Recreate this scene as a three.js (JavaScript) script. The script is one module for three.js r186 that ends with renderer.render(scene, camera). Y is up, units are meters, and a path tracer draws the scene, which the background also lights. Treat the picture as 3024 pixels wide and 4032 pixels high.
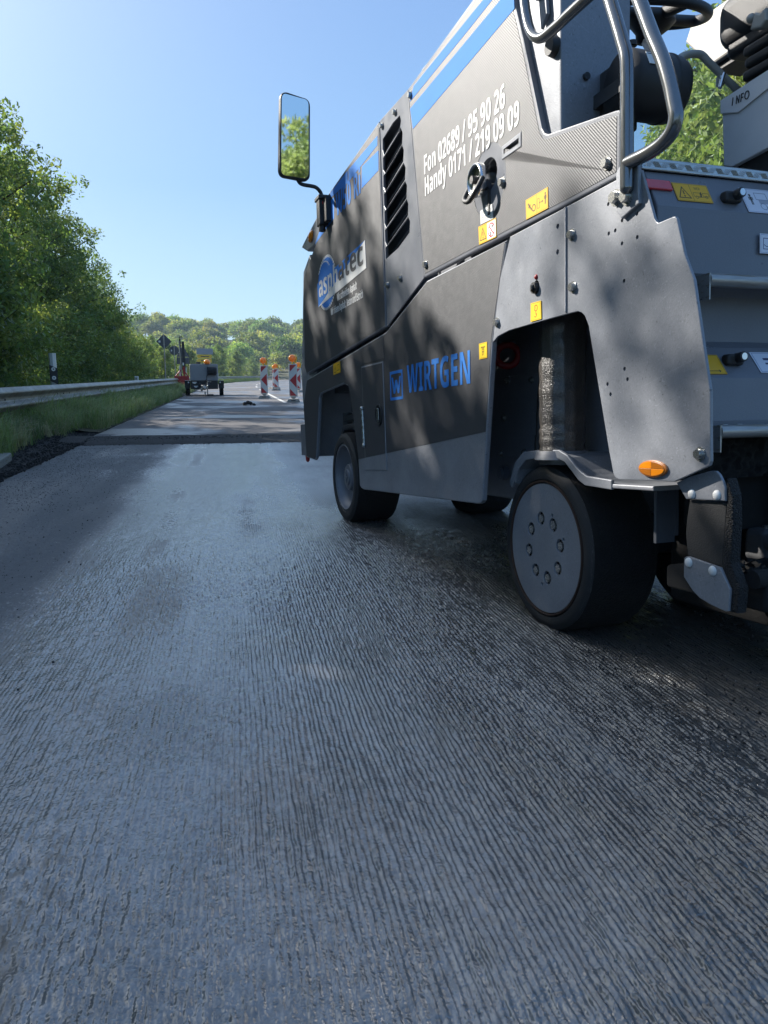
import * as THREE from 'three';
import { RoundedBoxGeometry } from 'three/addons/geometries/RoundedBoxGeometry.js';
import { mergeGeometries } from 'three/addons/utils/BufferGeometryUtils.js';
import { FontLoader } from 'three/addons/loaders/FontLoader.js';

// ---------- camera, sky, sun, exposure ----------
const scene = new THREE.Scene();
const R = (d) => d * Math.PI / 180;
const camera = new THREE.PerspectiveCamera(67.3, 768 / 1024, 0.05, 3000);
camera.rotation.order = 'YXZ';
camera.position.set(0, 0.9, 0);
camera.rotation.set(R(-10.08), R(-11), 0);
scene.add(camera);
const renderer = new THREE.WebGLRenderer({ antialias: true });
renderer.toneMapping = THREE.LinearToneMapping;
renderer.toneMappingExposure = 2.35;
renderer.shadowMap.enabled = true;

const SUN = new THREE.Vector3(-0.64, 0.515, -0.57).normalize();
{ // clear morning sky: deep blue overhead, pale towards the horizon, a soft aureole round the sun
  const W = 1024, Hh = 512, d = new Float32Array(W * Hh * 4);
  const mix = (a, b, t) => a + (b - a) * t;
  const stops = [[0, [0.275, 0.37, 0.415]], [0.07, [0.205, 0.325, 0.415]], [0.22, [0.105, 0.22, 0.395]], [0.42, [0.07, 0.16, 0.34]], [0.7, [0.066, 0.145, 0.30]], [1, [0.062, 0.138, 0.29]]];
  for (let j = 0; j < Hh; j++) {
    const el = ((j + 0.5) / Hh - 0.5) * Math.PI, s = Math.max(0, Math.sin(el));
    let k = 0; while (k < stops.length - 2 && s > stops[k + 1][0]) k++;
    const t = Math.min(1, (s - stops[k][0]) / (stops[k + 1][0] - stops[k][0]));
    for (let i = 0; i < W; i++) {
      const az = ((i + 0.5) / W - 0.5) * 2 * Math.PI;
      const c = Math.cos(el) * Math.cos(az) * SUN.x + Math.sin(el) * SUN.y + Math.cos(el) * Math.sin(az) * SUN.z;
      const ang = Math.acos(Math.min(1, Math.max(-1, c)));
      const glow = 0.45 * Math.exp(-ang * 2.2) + 2.6 * Math.exp(-ang * 5.5);
      const o = (j * W + i) * 4;
      const col = [0, 1, 2].map((q) => mix(stops[k][1][q], stops[k + 1][1][q], t));
      const below = el < 0 ? 0.35 : 1;
      d[o] = (col[0] + glow * 0.75) * below; d[o + 1] = (col[1] + glow * 0.72) * below; d[o + 2] = (col[2] + glow * 0.6) * below; d[o + 3] = 1;
    }
  }
  const sky = new THREE.DataTexture(d, W, Hh, THREE.RGBAFormat, THREE.FloatType);
  sky.mapping = THREE.EquirectangularReflectionMapping;
  sky.magFilter = sky.minFilter = THREE.LinearFilter;
  sky.needsUpdate = true;
  scene.background = sky; scene.environment = sky;
}
const sun = new THREE.DirectionalLight(new THREE.Color(1.0, 0.95, 0.875), 4.6);
sun.position.copy(SUN).multiplyScalar(60);
sun.target.position.set(0, 0, 0);
sun.castShadow = true; sun.shadow.mapSize.set(4096, 4096);
Object.assign(sun.shadow.camera, { left: -40, right: 40, top: 40, bottom: -40, near: 1, far: 160 });
scene.add(sun, sun.target);

// ---------- helpers ----------
let seed = 20240517;
const rnd = () => { seed = (seed * 1664525 + 1013904223) >>> 0; return seed / 4294967296; };
const rr = (a, b) => a + (b - a) * rnd();
const counts = {};
const uniq = (n) => { const c = counts[n] = (counts[n] ?? -1) + 1; return c ? n + '_' + String(c).padStart(3, '0') : n; };
function mesh(name, geo, mat, parent) {
  const m = new THREE.Mesh(geo, mat); m.castShadow = m.receiveShadow = true;
  m.name = parent ? name : uniq(name); (parent ?? scene).add(m); return m;
}
function tag(o, label, category, group, kind) {
  o.userData.label = label; if (category) o.userData.category = category;
  if (group) o.userData.group = group; if (kind) o.userData.kind = kind; return o;
}
function thing(name, label, category, pos = [0, 0, 0], ry = 0, group) {
  const g = new THREE.Group(); g.name = uniq(name); g.position.set(...pos); g.rotation.y = ry; scene.add(g);
  return tag(g, label, category, group);
}
function structure(name, geo, mat, label) { const m = mesh(name, geo, mat); m.userData.kind = 'structure'; if (label) m.userData.label = label; return m; }
function dup(root, pos, ry, sc = 1, label) {
  const c = root.clone(); c.userData = { ...root.userData }; c.name = uniq(root.name.replace(/_\d{3}$/, '')); c.position.set(...pos); c.rotation.y = ry;
  if (Array.isArray(sc)) c.scale.set(...sc); else c.scale.setScalar(sc);
  if (label) c.userData.label = label; scene.add(c); return c;
}
const merge = (...g) => mergeGeometries(g.flat().map((x) => { const q = x.index ? x.toNonIndexed() : x; for (const k of Object.keys(q.attributes)) if (!['position', 'normal', 'uv'].includes(k)) q.deleteAttribute(k); return q; }));
const shapeOf = (pts, holes = []) => { const s = new THREE.Shape(pts.map((p) => new THREE.Vector2(p[0], p[1]))); for (const h of holes) s.holes.push(h.isPath || h.curves ? h : new THREE.Path(h.map((p) => new THREE.Vector2(p[0], p[1])))); return s; };
const circ = (x, y, r, ry = r) => { const p = new THREE.Path(); p.absellipse(x, y, r, ry, 0, Math.PI * 2, true); return p; };
// plate with its outer face at z, going inwards (towards -z) by d
function ext(pts, d, z, b = 0.003, holes = [], gap = 0, cs = 14) {
  const s = pts.getPoints ? pts : shapeOf(pts, holes);
  const g = new THREE.ExtrudeGeometry(s, { depth: Math.max(1e-4, d - 2 * b), bevelEnabled: b > 0, bevelThickness: b, bevelSize: b, bevelOffset: -b - gap, bevelSegments: 2, curveSegments: cs });
  g.translate(0, 0, z - d + b); return g;
}
function box(x0, x1, y0, y1, z0, z1, r = 0) {
  const w = Math.abs(x1 - x0), h = Math.abs(y1 - y0), d = Math.abs(z1 - z0);
  const g = r > 0 ? new RoundedBoxGeometry(w, h, d, 2, Math.min(r, w / 2.1, h / 2.1, d / 2.1)) : new THREE.BoxGeometry(w, h, d);
  g.translate((x0 + x1) / 2, (y0 + y1) / 2, (z0 + z1) / 2); return g;
}
const v3 = (p) => new THREE.Vector3(...p);
const tube = (pts, r, seg = 40, rs = 12) => new THREE.TubeGeometry(new THREE.CatmullRomCurve3(pts.map(v3), false, 'centripetal'), seg, r, rs);
function capTube(pts, r, seg = 40, rs = 12) {
  const a = v3(pts[0]), b = v3(pts[pts.length - 1]);
  const s1 = new THREE.SphereGeometry(r, rs, 6); s1.translate(a.x, a.y, a.z); const s2 = new THREE.SphereGeometry(r, rs, 6); s2.translate(b.x, b.y, b.z);
  return merge(tube(pts, r, seg, rs), s1, s2);
}
function cyl(a, b, r0, r1 = r0, seg = 16) {
  const A = v3(a), Bv = v3(b), L = A.distanceTo(Bv), g = new THREE.CylinderGeometry(r1, r0, L, seg);
  g.translate(0, L / 2, 0); g.applyQuaternion(new THREE.Quaternion().setFromUnitVectors(new THREE.Vector3(0, 1, 0), Bv.clone().sub(A).normalize())); g.translate(A.x, A.y, A.z); return g;
}
const sph = (x, y, z, r, sy = 1, n = 14) => { const g = new THREE.SphereGeometry(r, n, n * 0.7 | 0); g.scale(1, sy, 1); g.translate(x, y, z); return g; };
function lathe(prof, seg = 48) { const g = new THREE.LatheGeometry(prof.map((p) => new THREE.Vector2(p[0], p[1])), seg); g.rotateX(Math.PI / 2); return g; } // axis along z
// polygon moved inwards by t
function inset(pts, t) {
  let A = 0; const n = pts.length; for (let i = 0; i < n; i++) { const p = pts[i], q = pts[(i + 1) % n]; A += p[0] * q[1] - q[0] * p[1]; }
  const s = A > 0 ? 1 : -1;
  return pts.map((p, i) => {
    const a = pts[(i + n - 1) % n], c = pts[(i + 1) % n];
    const l1 = Math.hypot(p[0] - a[0], p[1] - a[1]), l2 = Math.hypot(c[0] - p[0], c[1] - p[1]);
    const n1 = [-(p[1] - a[1]) / l1 * s, (p[0] - a[0]) / l1 * s], n2 = [-(c[1] - p[1]) / l2 * s, (c[0] - p[0]) / l2 * s];
    const k = t / Math.max(0.35, 1 + n1[0] * n2[0] + n1[1] * n2[1]); return [p[0] + (n1[0] + n2[0]) * k, p[1] + (n1[1] + n2[1]) * k];
  });
}
// ---------- noise and textures ----------
function tileNoise(N, cells, sd) { // smooth tiling value noise, N x N
  const cy = Array.isArray(cells) ? cells[1] : cells, cx = Array.isArray(cells) ? cells[0] : cells;
  let s = sd >>> 0 || 1; const r = () => { s = (s * 1664525 + 1013904223) >>> 0; return s / 4294967296; };
  const g = new Float32Array(cx * cy).map(r), out = new Float32Array(N * N);
  for (let j = 0; j < N; j++) {
    const fy = j / N * cy, y0 = Math.floor(fy), ty = fy - y0, wy = ty * ty * (3 - 2 * ty), r0 = (y0 % cy) * cx, r1 = ((y0 + 1) % cy) * cx;
    for (let i = 0; i < N; i++) {
      const fx = i / N * cx, x0 = Math.floor(fx), tx = fx - x0, wx = tx * tx * (3 - 2 * tx), a = x0 % cx, b = (x0 + 1) % cx;
      out[j * N + i] = (g[r0 + a] * (1 - wx) + g[r0 + b] * wx) * (1 - wy) + (g[r1 + a] * (1 - wx) + g[r1 + b] * wx) * wy;
    }
  }
  return out;
}
function fbm(N, cells, oct, sd, gain = 0.5) { const out = new Float32Array(N * N); let a = 1, t = 0; for (let o = 0; o < oct; o++) { const n = tileNoise(N, cells << o, sd + o * 77); for (let i = 0; i < out.length; i++) out[i] += n[i] * a; t += a; a *= gain; } for (let i = 0; i < out.length; i++) out[i] /= t; return out; }
function tex(N, fn, srgb = false, M = N) { // fn(i, j, k) -> number or [r, g, b] in 0..1
  const d = new Uint8Array(N * M * 4);
  for (let j = 0, k = 0; j < M; j++) for (let i = 0; i < N; i++, k++) { const v = fn(i, j, k), a = Array.isArray(v) ? v : [v, v, v]; d[k * 4] = Math.max(0, Math.min(255, a[0] * 255)); d[k * 4 + 1] = Math.max(0, Math.min(255, a[1] * 255)); d[k * 4 + 2] = Math.max(0, Math.min(255, a[2] * 255)); d[k * 4 + 3] = 255; }
  const t = new THREE.DataTexture(d, N, M, THREE.RGBAFormat); t.wrapS = t.wrapT = THREE.RepeatWrapping; t.magFilter = THREE.LinearFilter; t.minFilter = THREE.LinearMipmapLinearFilter; t.generateMipmaps = true;
  if (srgb) t.colorSpace = THREE.SRGBColorSpace; t.needsUpdate = true; return t;
}
const rep = (t, u, v = u, ou = 0, ov = 0) => { const c = t.clone(); c.repeat.set(u, v); c.offset.set(ou, ov); c.needsUpdate = true; return c; };
const std = (rgb, rough, extra = {}) => new THREE.MeshStandardMaterial({ color: new THREE.Color().setRGB(...rgb), roughness: rough, ...extra });
const phys = (rgb, rough, extra = {}) => new THREE.MeshPhysicalMaterial({ color: new THREE.Color().setRGB(...rgb), roughness: rough, ...extra });
const sm = (a, b, x) => { const t = Math.max(0, Math.min(1, (x - a) / (b - a))); return t * t * (3 - 2 * t); };
const nA = fbm(512, 4, 6, 11), nB = fbm(512, 16, 4, 91), nF = tileNoise(512, 256, 5), nG = tileNoise(512, 128, 7);
// scuffed paint: fine speckle, faint blotches of dust
const paintCol = tex(512, (i, j, k) => 0.86 + 0.10 * (nA[k] - 0.5) + 0.07 * (nF[k] - 0.5) + (nG[k] > 0.93 && nA[k] > 0.5 ? 0.10 : 0));
const paintRgh = tex(512, (i, j, k) => 0.62 + 0.5 * (nA[k] - 0.5) + 0.2 * (nB[k] - 0.5));
const paintBmp = tex(512, (i, j, k) => 0.5 + 0.5 * (nF[k] - 0.5) + 0.4 * (nG[k] - 0.5));
// textured film: fine diagonal ribs over a speckle
const filmBmp = tex(512, (i, j, k) => 0.5 + 0.35 * Math.sin((i + j) / 512 * Math.PI * 2 * 32) * (0.5 + nB[k]) + 0.35 * (nF[k] - 0.5));
const filmCol = tex(512, (i, j, k) => 0.80 + 0.10 * (nB[k] - 0.5) + 0.12 * (nF[k] - 0.5) + 0.06 * Math.sin((i + j) / 512 * Math.PI * 2 * 32));
const rubBmp = tex(512, (i, j, k) => 0.45 * nF[k] + 0.55 * nG[k] * (0.4 + nB[k]));
const rubCol = tex(512, (i, j, k) => { const d = sm(0.45, 0.75, nA[k] * 0.6 + nG[k] * 0.4); return [0.5 + 0.5 * d, 0.5 + 0.43 * d, 0.5 + 0.36 * d]; });
const metCol = tex(512, (i, j, k) => { const d = sm(0.5, 0.7, nA[k]); const s = 0.8 + 0.25 * (nB[k] - 0.5); return [s * (1 - 0.25 * d), s * (1 - 0.32 * d), s * (1 - 0.42 * d)]; });
// bare plate: rubbed patches, fine scratches in two directions, specks of dried slurry
const plateCol = (() => { const N = 1024, a = fbm(N, 5, 6, 401), b = tileNoise(N, 300, 17), c = tileNoise(N, 90, 29), s = new Float32Array(N * N); let q = 99; const r = () => { q = (q * 1664525 + 1013904223) >>> 0; return q / 4294967296; };
  for (let k = 0; k < 240; k++) { let x = r() * N, y = r() * N; const an = (r() < 0.6 ? 0.5 : -1.2) + (r() - 0.5) * 0.5, L = 20 + r() * 150, v = 0.04 + r() * 0.12; for (let t = 0; t < L; t++) { s[(((y | 0) + N) % N) * N + (((x | 0) + N) % N)] += v; x += Math.cos(an); y += Math.sin(an); } }
  return tex(N, (i, j, k) => 0.78 + 0.15 * (sm(0.35, 0.7, a[k]) - 0.4) * (0.6 + 0.8 * c[k]) + 0.10 * (b[k] - 0.5) + s[k] + (b[k] > 0.9 && c[k] > 0.6 ? 0.22 : 0) - (b[k] < 0.07 && c[k] > 0.55 ? 0.25 : 0)); })();
const sideCol = tex(512, (i, j, k) => { const v = j / 512, e = sm(0.16, 0.03, v), chip = e * sm(0.56, 0.66, nB[k] * 0.55 + nG[k] * 0.25 + nA[k] * 0.25); const g = 0.30 + 0.10 * (nA[k] - 0.5) + 0.08 * (nF[k] - 0.5) + (nG[k] > 0.9 ? 0.12 : 0); return [g + chip * 0.6, g + chip * 0.57, g + chip * 0.52]; });
const M = {
  film: std([0.050, 0.052, 0.059], 0.55, { map: rep(filmCol, 3), bumpMap: rep(filmBmp, 3), bumpScale: 0.0007 }),
  grey: std([0.295, 0.31, 0.342], 0.68, { map: rep(plateCol, 0.9), roughnessMap: rep(paintRgh, 1.1), bumpMap: rep(paintBmp, 3), bumpScale: 0.0003, metalness: 0.15 }),
  grey2: std([0.165, 0.174, 0.198], 0.62, { map: rep(paintCol, 2.1), roughnessMap: rep(paintRgh, 1.3), bumpMap: rep(paintBmp, 3), bumpScale: 0.0003 }),
  dark: std([0.045, 0.047, 0.052], 0.6, { map: rep(paintCol, 2), bumpMap: rep(paintBmp, 2), bumpScale: 0.0005 }),
  black: std([0.018, 0.018, 0.019], 0.5, { map: rep(paintCol, 3), bumpMap: rep(paintBmp, 5), bumpScale: 0.0004 }),
  oily: phys([0.10, 0.092, 0.085], 0.28, { map: rep(rubCol, 2.5), bumpMap: rep(rubBmp, 2), bumpScale: 0.002, clearcoat: 0.6, clearcoatRoughness: 0.2 }),
  rubber: std([0.014, 0.0135, 0.0135], 0.8, { map: rep(rubCol, 1.5), bumpMap: rep(rubBmp, 2), bumpScale: 0.005 }),
  tyreSide: std([0.075, 0.076, 0.08], 0.66, { map: rep(sideCol, 1, 2), bumpMap: rep(paintBmp, 3), bumpScale: 0.0008 }),
  sidewall: std([0.022, 0.0225, 0.024], 0.62, { map: rep(paintCol, 2), bumpMap: rep(paintBmp, 3), bumpScale: 0.0008 }),
  tar: std([0.016, 0.015, 0.015], 0.7, { map: rep(rubCol, 3), bumpMap: rep(rubBmp, 3), bumpScale: 0.012 }),
  tubeMetal: std([0.20, 0.205, 0.21], 0.36, { metalness: 0.75, roughnessMap: rep(paintRgh, 2) }),
  zinc: std([0.55, 0.56, 0.55], 0.48, { metalness: 0.85, map: rep(metCol, 3), roughnessMap: rep(paintRgh, 3) }),
  galv: std([0.42, 0.41, 0.39], 0.6, { metalness: 0.55, map: rep(metCol, 2.3), roughnessMap: rep(paintRgh, 1) }),
  chrome: std([0.62, 0.62, 0.62], 0.18, { metalness: 1 }),
  blue: std([0.006, 0.195, 0.65], 0.8, { map: rep(paintCol, 3) }),
  white: std([0.78, 0.78, 0.76], 0.5, { map: rep(paintCol, 2) }),
  offwhite: std([0.37, 0.355, 0.32], 0.5, { map: rep(paintCol, 2) }),
  red: std([0.42, 0.02, 0.02], 0.45, { map: rep(paintCol, 4) }),
  redRefl: phys([0.5, 0.01, 0.02], 0.25, { clearcoat: 0.8 }),
  amber: phys([0.85, 0.26, 0.01], 0.2, { clearcoat: 1 }),
  amberD: phys([0.42, 0.13, 0.01], 0.3, { clearcoat: 1 }),
  lens: phys([1.0, 0.42, 0.02], 0.12, { clearcoat: 1, transmission: 0.35, thickness: 0 }),
  rust: std([0.13, 0.07, 0.045], 0.9, { map: rep(rubCol, 4), bumpMap: rep(rubBmp, 3), bumpScale: 0.002 }),
  yellow: std([0.85, 0.52, 0.02], 0.5, { map: rep(paintCol, 3) }),
  glass: phys([0.90, 0.95, 0.95], 0.27, { transmission: 1, thickness: 0, ior: 1.45 }),
  mirror: std([0.85, 0.87, 0.88], 0.02, { metalness: 1 }),
  concrete: std([0.38, 0.36, 0.32], 0.9, { map: rep(metCol, 2), bumpMap: rep(rubBmp, 2), bumpScale: 0.004 }),
};
// outlines of the machine in metres: x to the rear, y up, on its side plane
const D = {
  flap: [[-1.79,1.17],[-1.459,1.205],[-1.45,1.096],[-1.813,1.098]],
  hood_front: [[-2.477,2.169],[-1.451,2.245],[-1.419,1.248],[-3.109,1.142],[-3.169,1.202],[-3.111,1.79],[-3.064,1.827],[-2.956,1.879],[-2.757,1.95],[-2.594,2.038]],
  vent: [[-1.44,2.244],[-1.059,2.236],[-0.911,1.403],[-0.915,1.39],[-1.406,1.246]],
  slots: [[[-1.402,2.141],[-1.259,2.163],[-1.167,2.162],[-1.154,2.138],[-1.17,2.104],[-1.274,2.09],[-1.39,2.067],[-1.405,2.096]],[[-1.404,2.053],[-1.16,2.107],[-1.138,2.079],[-1.145,2.035],[-1.381,1.98],[-1.406,2.003]],[[-1.404,1.97],[-1.145,2.025],[-1.127,1.999],[-1.136,1.955],[-1.383,1.895],[-1.405,1.92]],[[-1.404,1.883],[-1.131,1.942],[-1.109,1.916],[-1.12,1.869],[-1.382,1.81],[-1.403,1.832]],[[-1.401,1.799],[-1.117,1.858],[-1.097,1.835],[-1.106,1.784],[-1.384,1.725],[-1.403,1.748]],[[-1.401,1.711],[-1.102,1.774],[-1.085,1.751],[-1.093,1.703],[-1.381,1.637],[-1.4,1.66]],[[-1.4,1.627],[-1.088,1.692],[-1.068,1.67],[-1.077,1.625],[-1.379,1.554],[-1.4,1.575]],[[-1.397,1.542],[-1.215,1.585],[-1.17,1.575],[-1.177,1.528],[-1.362,1.475],[-1.393,1.483]]],
  ventbolts: [[-1.402,2.205],[-1.221,2.2],[-1.197,1.445],[-1.375,1.446],[-1.02,2.195],[-0.882,1.443]],
  hood_rear: [[-1.058,2.236],[-0.43,2.277],[-0.152,2.302],[-0.13,2.29],[-0.095,2.123],[-0.034,1.972],[0.075,1.663],[0.09,1.643],[0.109,1.633],[0.447,1.573],[0.467,1.568],[0.474,1.558],[0.473,1.393],[0.219,1.389],[-0.136,1.391],[-0.912,1.39]],
  slotrect: [[-0.184,1.693],[-0.051,1.695],[-0.052,1.648],[-0.183,1.649]],
  slotin: [[-0.169,1.688],[-0.064,1.691],[-0.065,1.654],[-0.167,1.657]],
  stripe_n: [[-0.982,2.217],[-0.385,2.232],[-0.314,2.233],[-0.225,2.235],[-0.167,2.205],[-0.246,2.199],[-0.409,2.191],[-1.03,2.17]],
  stripe_w: [[-1.027,2.141],[-0.187,2.169],[-0.11,2.173],[-0.097,2.158],[-0.091,2.094],[-1.0,2.046]],
  fstripe_w: [[-1.462,2.111],[-1.727,2.119],[-1.745,2.012],[-1.469,2.019]],
  fstripe_n: [[-1.472,2.184],[-1.967,2.179],[-1.973,2.116],[-1.476,2.141]],
  fstripe_l: [[-2.261,2.072],[-2.286,1.999],[-2.754,1.956],[-2.588,2.026],[-2.381,2.073]],
  w50: [[-2.222,1.978],[-2.212,2.063],[-1.758,2.012],[-1.764,2.092]],
  fon: [[-0.877,1.815],[-0.877,1.87],[-0.159,1.815],[-0.158,1.87]],
  handy: [[-0.874,1.723],[-0.875,1.779],[-0.062,1.725],[-0.061,1.779]],
  wirtgen: [[-1.114,0.905],[-1.145,0.997],[-0.458,0.907],[-0.455,0.999]],
  wlogo: [[-1.377,1.023],[-1.198,1.021],[-1.196,0.882],[-1.369,0.88]],
  aspha: [[-2.728,1.698],[-1.708,1.739],[-1.698,1.593],[-2.712,1.548]],
  aspht1: [[-2.272,1.515],[-1.876,1.521]],
  aspht2: [[-2.42,1.448],[-1.768,1.471]],
  lower: [[-3.11,1.108],[-1.435,1.223],[-1.408,1.227],[-0.878,1.374],[-0.151,1.376],[-0.165,1.365],[-0.271,1.062],[-0.37,0.457],[-0.384,0.445],[-0.41,0.439],[-1.86,0.404],[-1.907,0.41],[-1.934,0.424],[-1.948,0.586],[-2.063,0.936],[-2.108,1.0],[-2.196,1.018],[-2.66,0.994],[-2.746,0.987],[-2.783,0.965],[-2.921,0.558],[-2.959,0.541],[-3.205,0.557],[-3.242,0.934]],
  lowergrey: [[-1.947,0.573],[-0.364,0.716]],
  door: [[-1.828,1.088],[-1.469,1.084],[-1.452,0.531],[-1.804,0.519]],
  latch: [[-1.545,0.815],[-1.6,0.817],[-1.49,0.814],[-1.541,0.87],[-1.55,0.759]],
  plate: [[-0.129,1.381],[0.219,1.385],[0.473,1.389],[0.531,1.391],[0.566,1.382],[0.621,1.246],[0.627,1.238],[0.635,1.233],[0.688,1.234],[0.697,1.232],[0.703,1.224],[0.732,1.134],[0.765,1.069],[0.797,0.925],[0.824,0.807],[0.831,0.64],[0.826,0.629],[0.817,0.625],[0.705,0.584],[0.482,0.578],[0.463,0.584],[0.454,0.595],[0.434,0.657],[0.332,1.019],[0.314,1.048],[0.298,1.06],[0.279,1.066],[0.243,1.067],[0.075,1.067],[-0.141,1.065],[-0.224,1.055],[-0.263,1.038],[-0.263,1.053],[-0.207,1.252]],
  platecrease: [[0.211,1.384],[0.229,1.074]],
  platebolts: [[0.25,1.295],[0.257,1.142],[-0.226,1.106],[0.796,0.657]],
  plateholes: [[0.171,1.339],[0.17,1.263],[0.426,1.334],[0.488,1.275],[0.458,1.256],[0.429,1.255],[0.55,1.276],[0.552,1.216],[0.488,1.215],[0.498,1.115],[0.503,0.882],[0.516,0.853],[0.427,0.846],[0.441,0.817]],
  platefit: [[0.043,1.178],[0.045,1.205],[0.106,1.301]],
  reflector: [[0.629,0.616],[0.574,0.614],[0.682,0.618],[0.629,0.638],[0.63,0.594]],
  S1: [[-0.024,1.47],[0.112,1.472],[0.114,1.408],[-0.021,1.408]],
  S2: [[-0.371,1.472],[-0.232,1.469],[-0.231,1.403],[-0.366,1.407]],
  S3: [[-0.354,1.525],[-0.26,1.524],[-0.253,1.472],[-0.352,1.476]],
  S4: [[0.012,1.134],[0.076,1.133],[0.078,1.075],[0.011,1.075]],
  S5: [[-0.377,1.048],[-0.312,1.048],[-0.311,0.99],[-0.376,0.99]],
  S6: [[-2.403,1.154],[-2.249,1.159],[-2.25,1.09],[-2.404,1.087]],
  scr_top: [[0.68,0.581],[0.726,0.598],[0.799,0.616],[0.816,0.616],[0.826,0.609],[0.838,0.593],[0.845,0.578],[0.846,0.547],[0.716,0.542]],
  scr_rub: [[0.717,0.539],[0.84,0.543],[0.838,0.497],[0.831,0.387],[0.713,0.396],[0.704,0.451],[0.708,0.492]],
  scr_low: [[0.718,0.396],[0.728,0.398],[0.835,0.387],[0.868,0.339],[0.865,0.287],[0.855,0.284],[0.805,0.291],[0.769,0.3],[0.744,0.314],[0.712,0.343],[0.712,0.391]],
  scr_bolts: [[0.737,0.556],[0.821,0.559],[0.73,0.383],[0.812,0.375]],
};
// ---------- ground, road ----------
const edgeX = (z) => -1.95 + (z < -50 ? (z + 50) * (z + 50) / 900 : 0);   // left edge of the carriageway: straight, then bending right
function strip(z0, z1, n, offs, yOf, uvs = 1) { // sheet that follows the road edge; offs = distances from the edge
  const P = [], U = [], I = [], m = offs.length;
  for (let i = 0; i <= n; i++) { const z = z0 + (z1 - z0) * i / n; for (const o of offs) { P.push(edgeX(z) + o, yOf(o, z), z); U.push(o * uvs, z * uvs); } }
  for (let i = 0; i < n; i++) for (let j = 0; j < m - 1; j++) { const a = i * m + j; I.push(a, a + 1, a + m, a + 1, a + m + 1, a + m); }
  const g = new THREE.BufferGeometry(); g.setAttribute('position', new THREE.Float32BufferAttribute(P, 3)); g.setAttribute('uv', new THREE.Float32BufferAttribute(U, 2)); g.setIndex(I); g.computeVertexNormals(); return g;
}
const hash = (a, b) => { const s = Math.sin(a * 127.1 + b * 311.7) * 43758.5453; return s - Math.floor(s); };
const vn = (x, y) => { const i = Math.floor(x), j = Math.floor(y), a = x - i, b = y - j, u = a * a * (3 - 2 * a), w = b * b * (3 - 2 * b); return (hash(i, j) * (1 - u) + hash(i + 1, j) * u) * (1 - w) + (hash(i, j + 1) * (1 - u) + hash(i + 1, j + 1) * u) * w; };
const vf = (x, y, o = 4) => { let s = 0, a = 1, t = 0; for (let k = 0; k < o; k++) { s += a * vn(x, y); t += a; a *= 0.5; x = x * 2.03 + 17.1; y = y * 2.03 + 5.3; } return s / t; };
// milled asphalt: rows of tooth marks along the road, broken up, with stones and pits
const MB = 2048;
const groove = (x, z) => { const w = 0.35 * (vn(x * 24, z * 2.5) - 0.5) + 0.5 * (vn(x * 130, z * 20) - 0.5); return 0.5 + 0.5 * Math.cos((x / 0.0135 + w) * 2 * Math.PI); };
const mill = (() => {
  const w1 = tileNoise(MB, [230, 170], 3), w2 = tileNoise(MB, [110, 90], 9), g1 = tileNoise(MB, 430, 21), g2 = tileNoise(MB, 900, 33), w3 = tileNoise(MB, [116, 20], 71);
  const h = new Float32Array(MB * MB), rdg = (v) => 1 - Math.abs(2 * v - 1);
  for (let k = 0; k < h.length; k++) h[k] = 0.34 * rdg(w1[k]) + 0.26 * rdg(w2[k]) + 0.16 * g1[k] + 0.08 * g2[k] + 0.16 * w3[k];
  return h;
})();
const millBmp = tex(MB, (i, j, k) => mill[k]);
const RX0 = -2.4, RX1 = 4.4, RZ0 = 1.0, RZ1 = -11.6;
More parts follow.
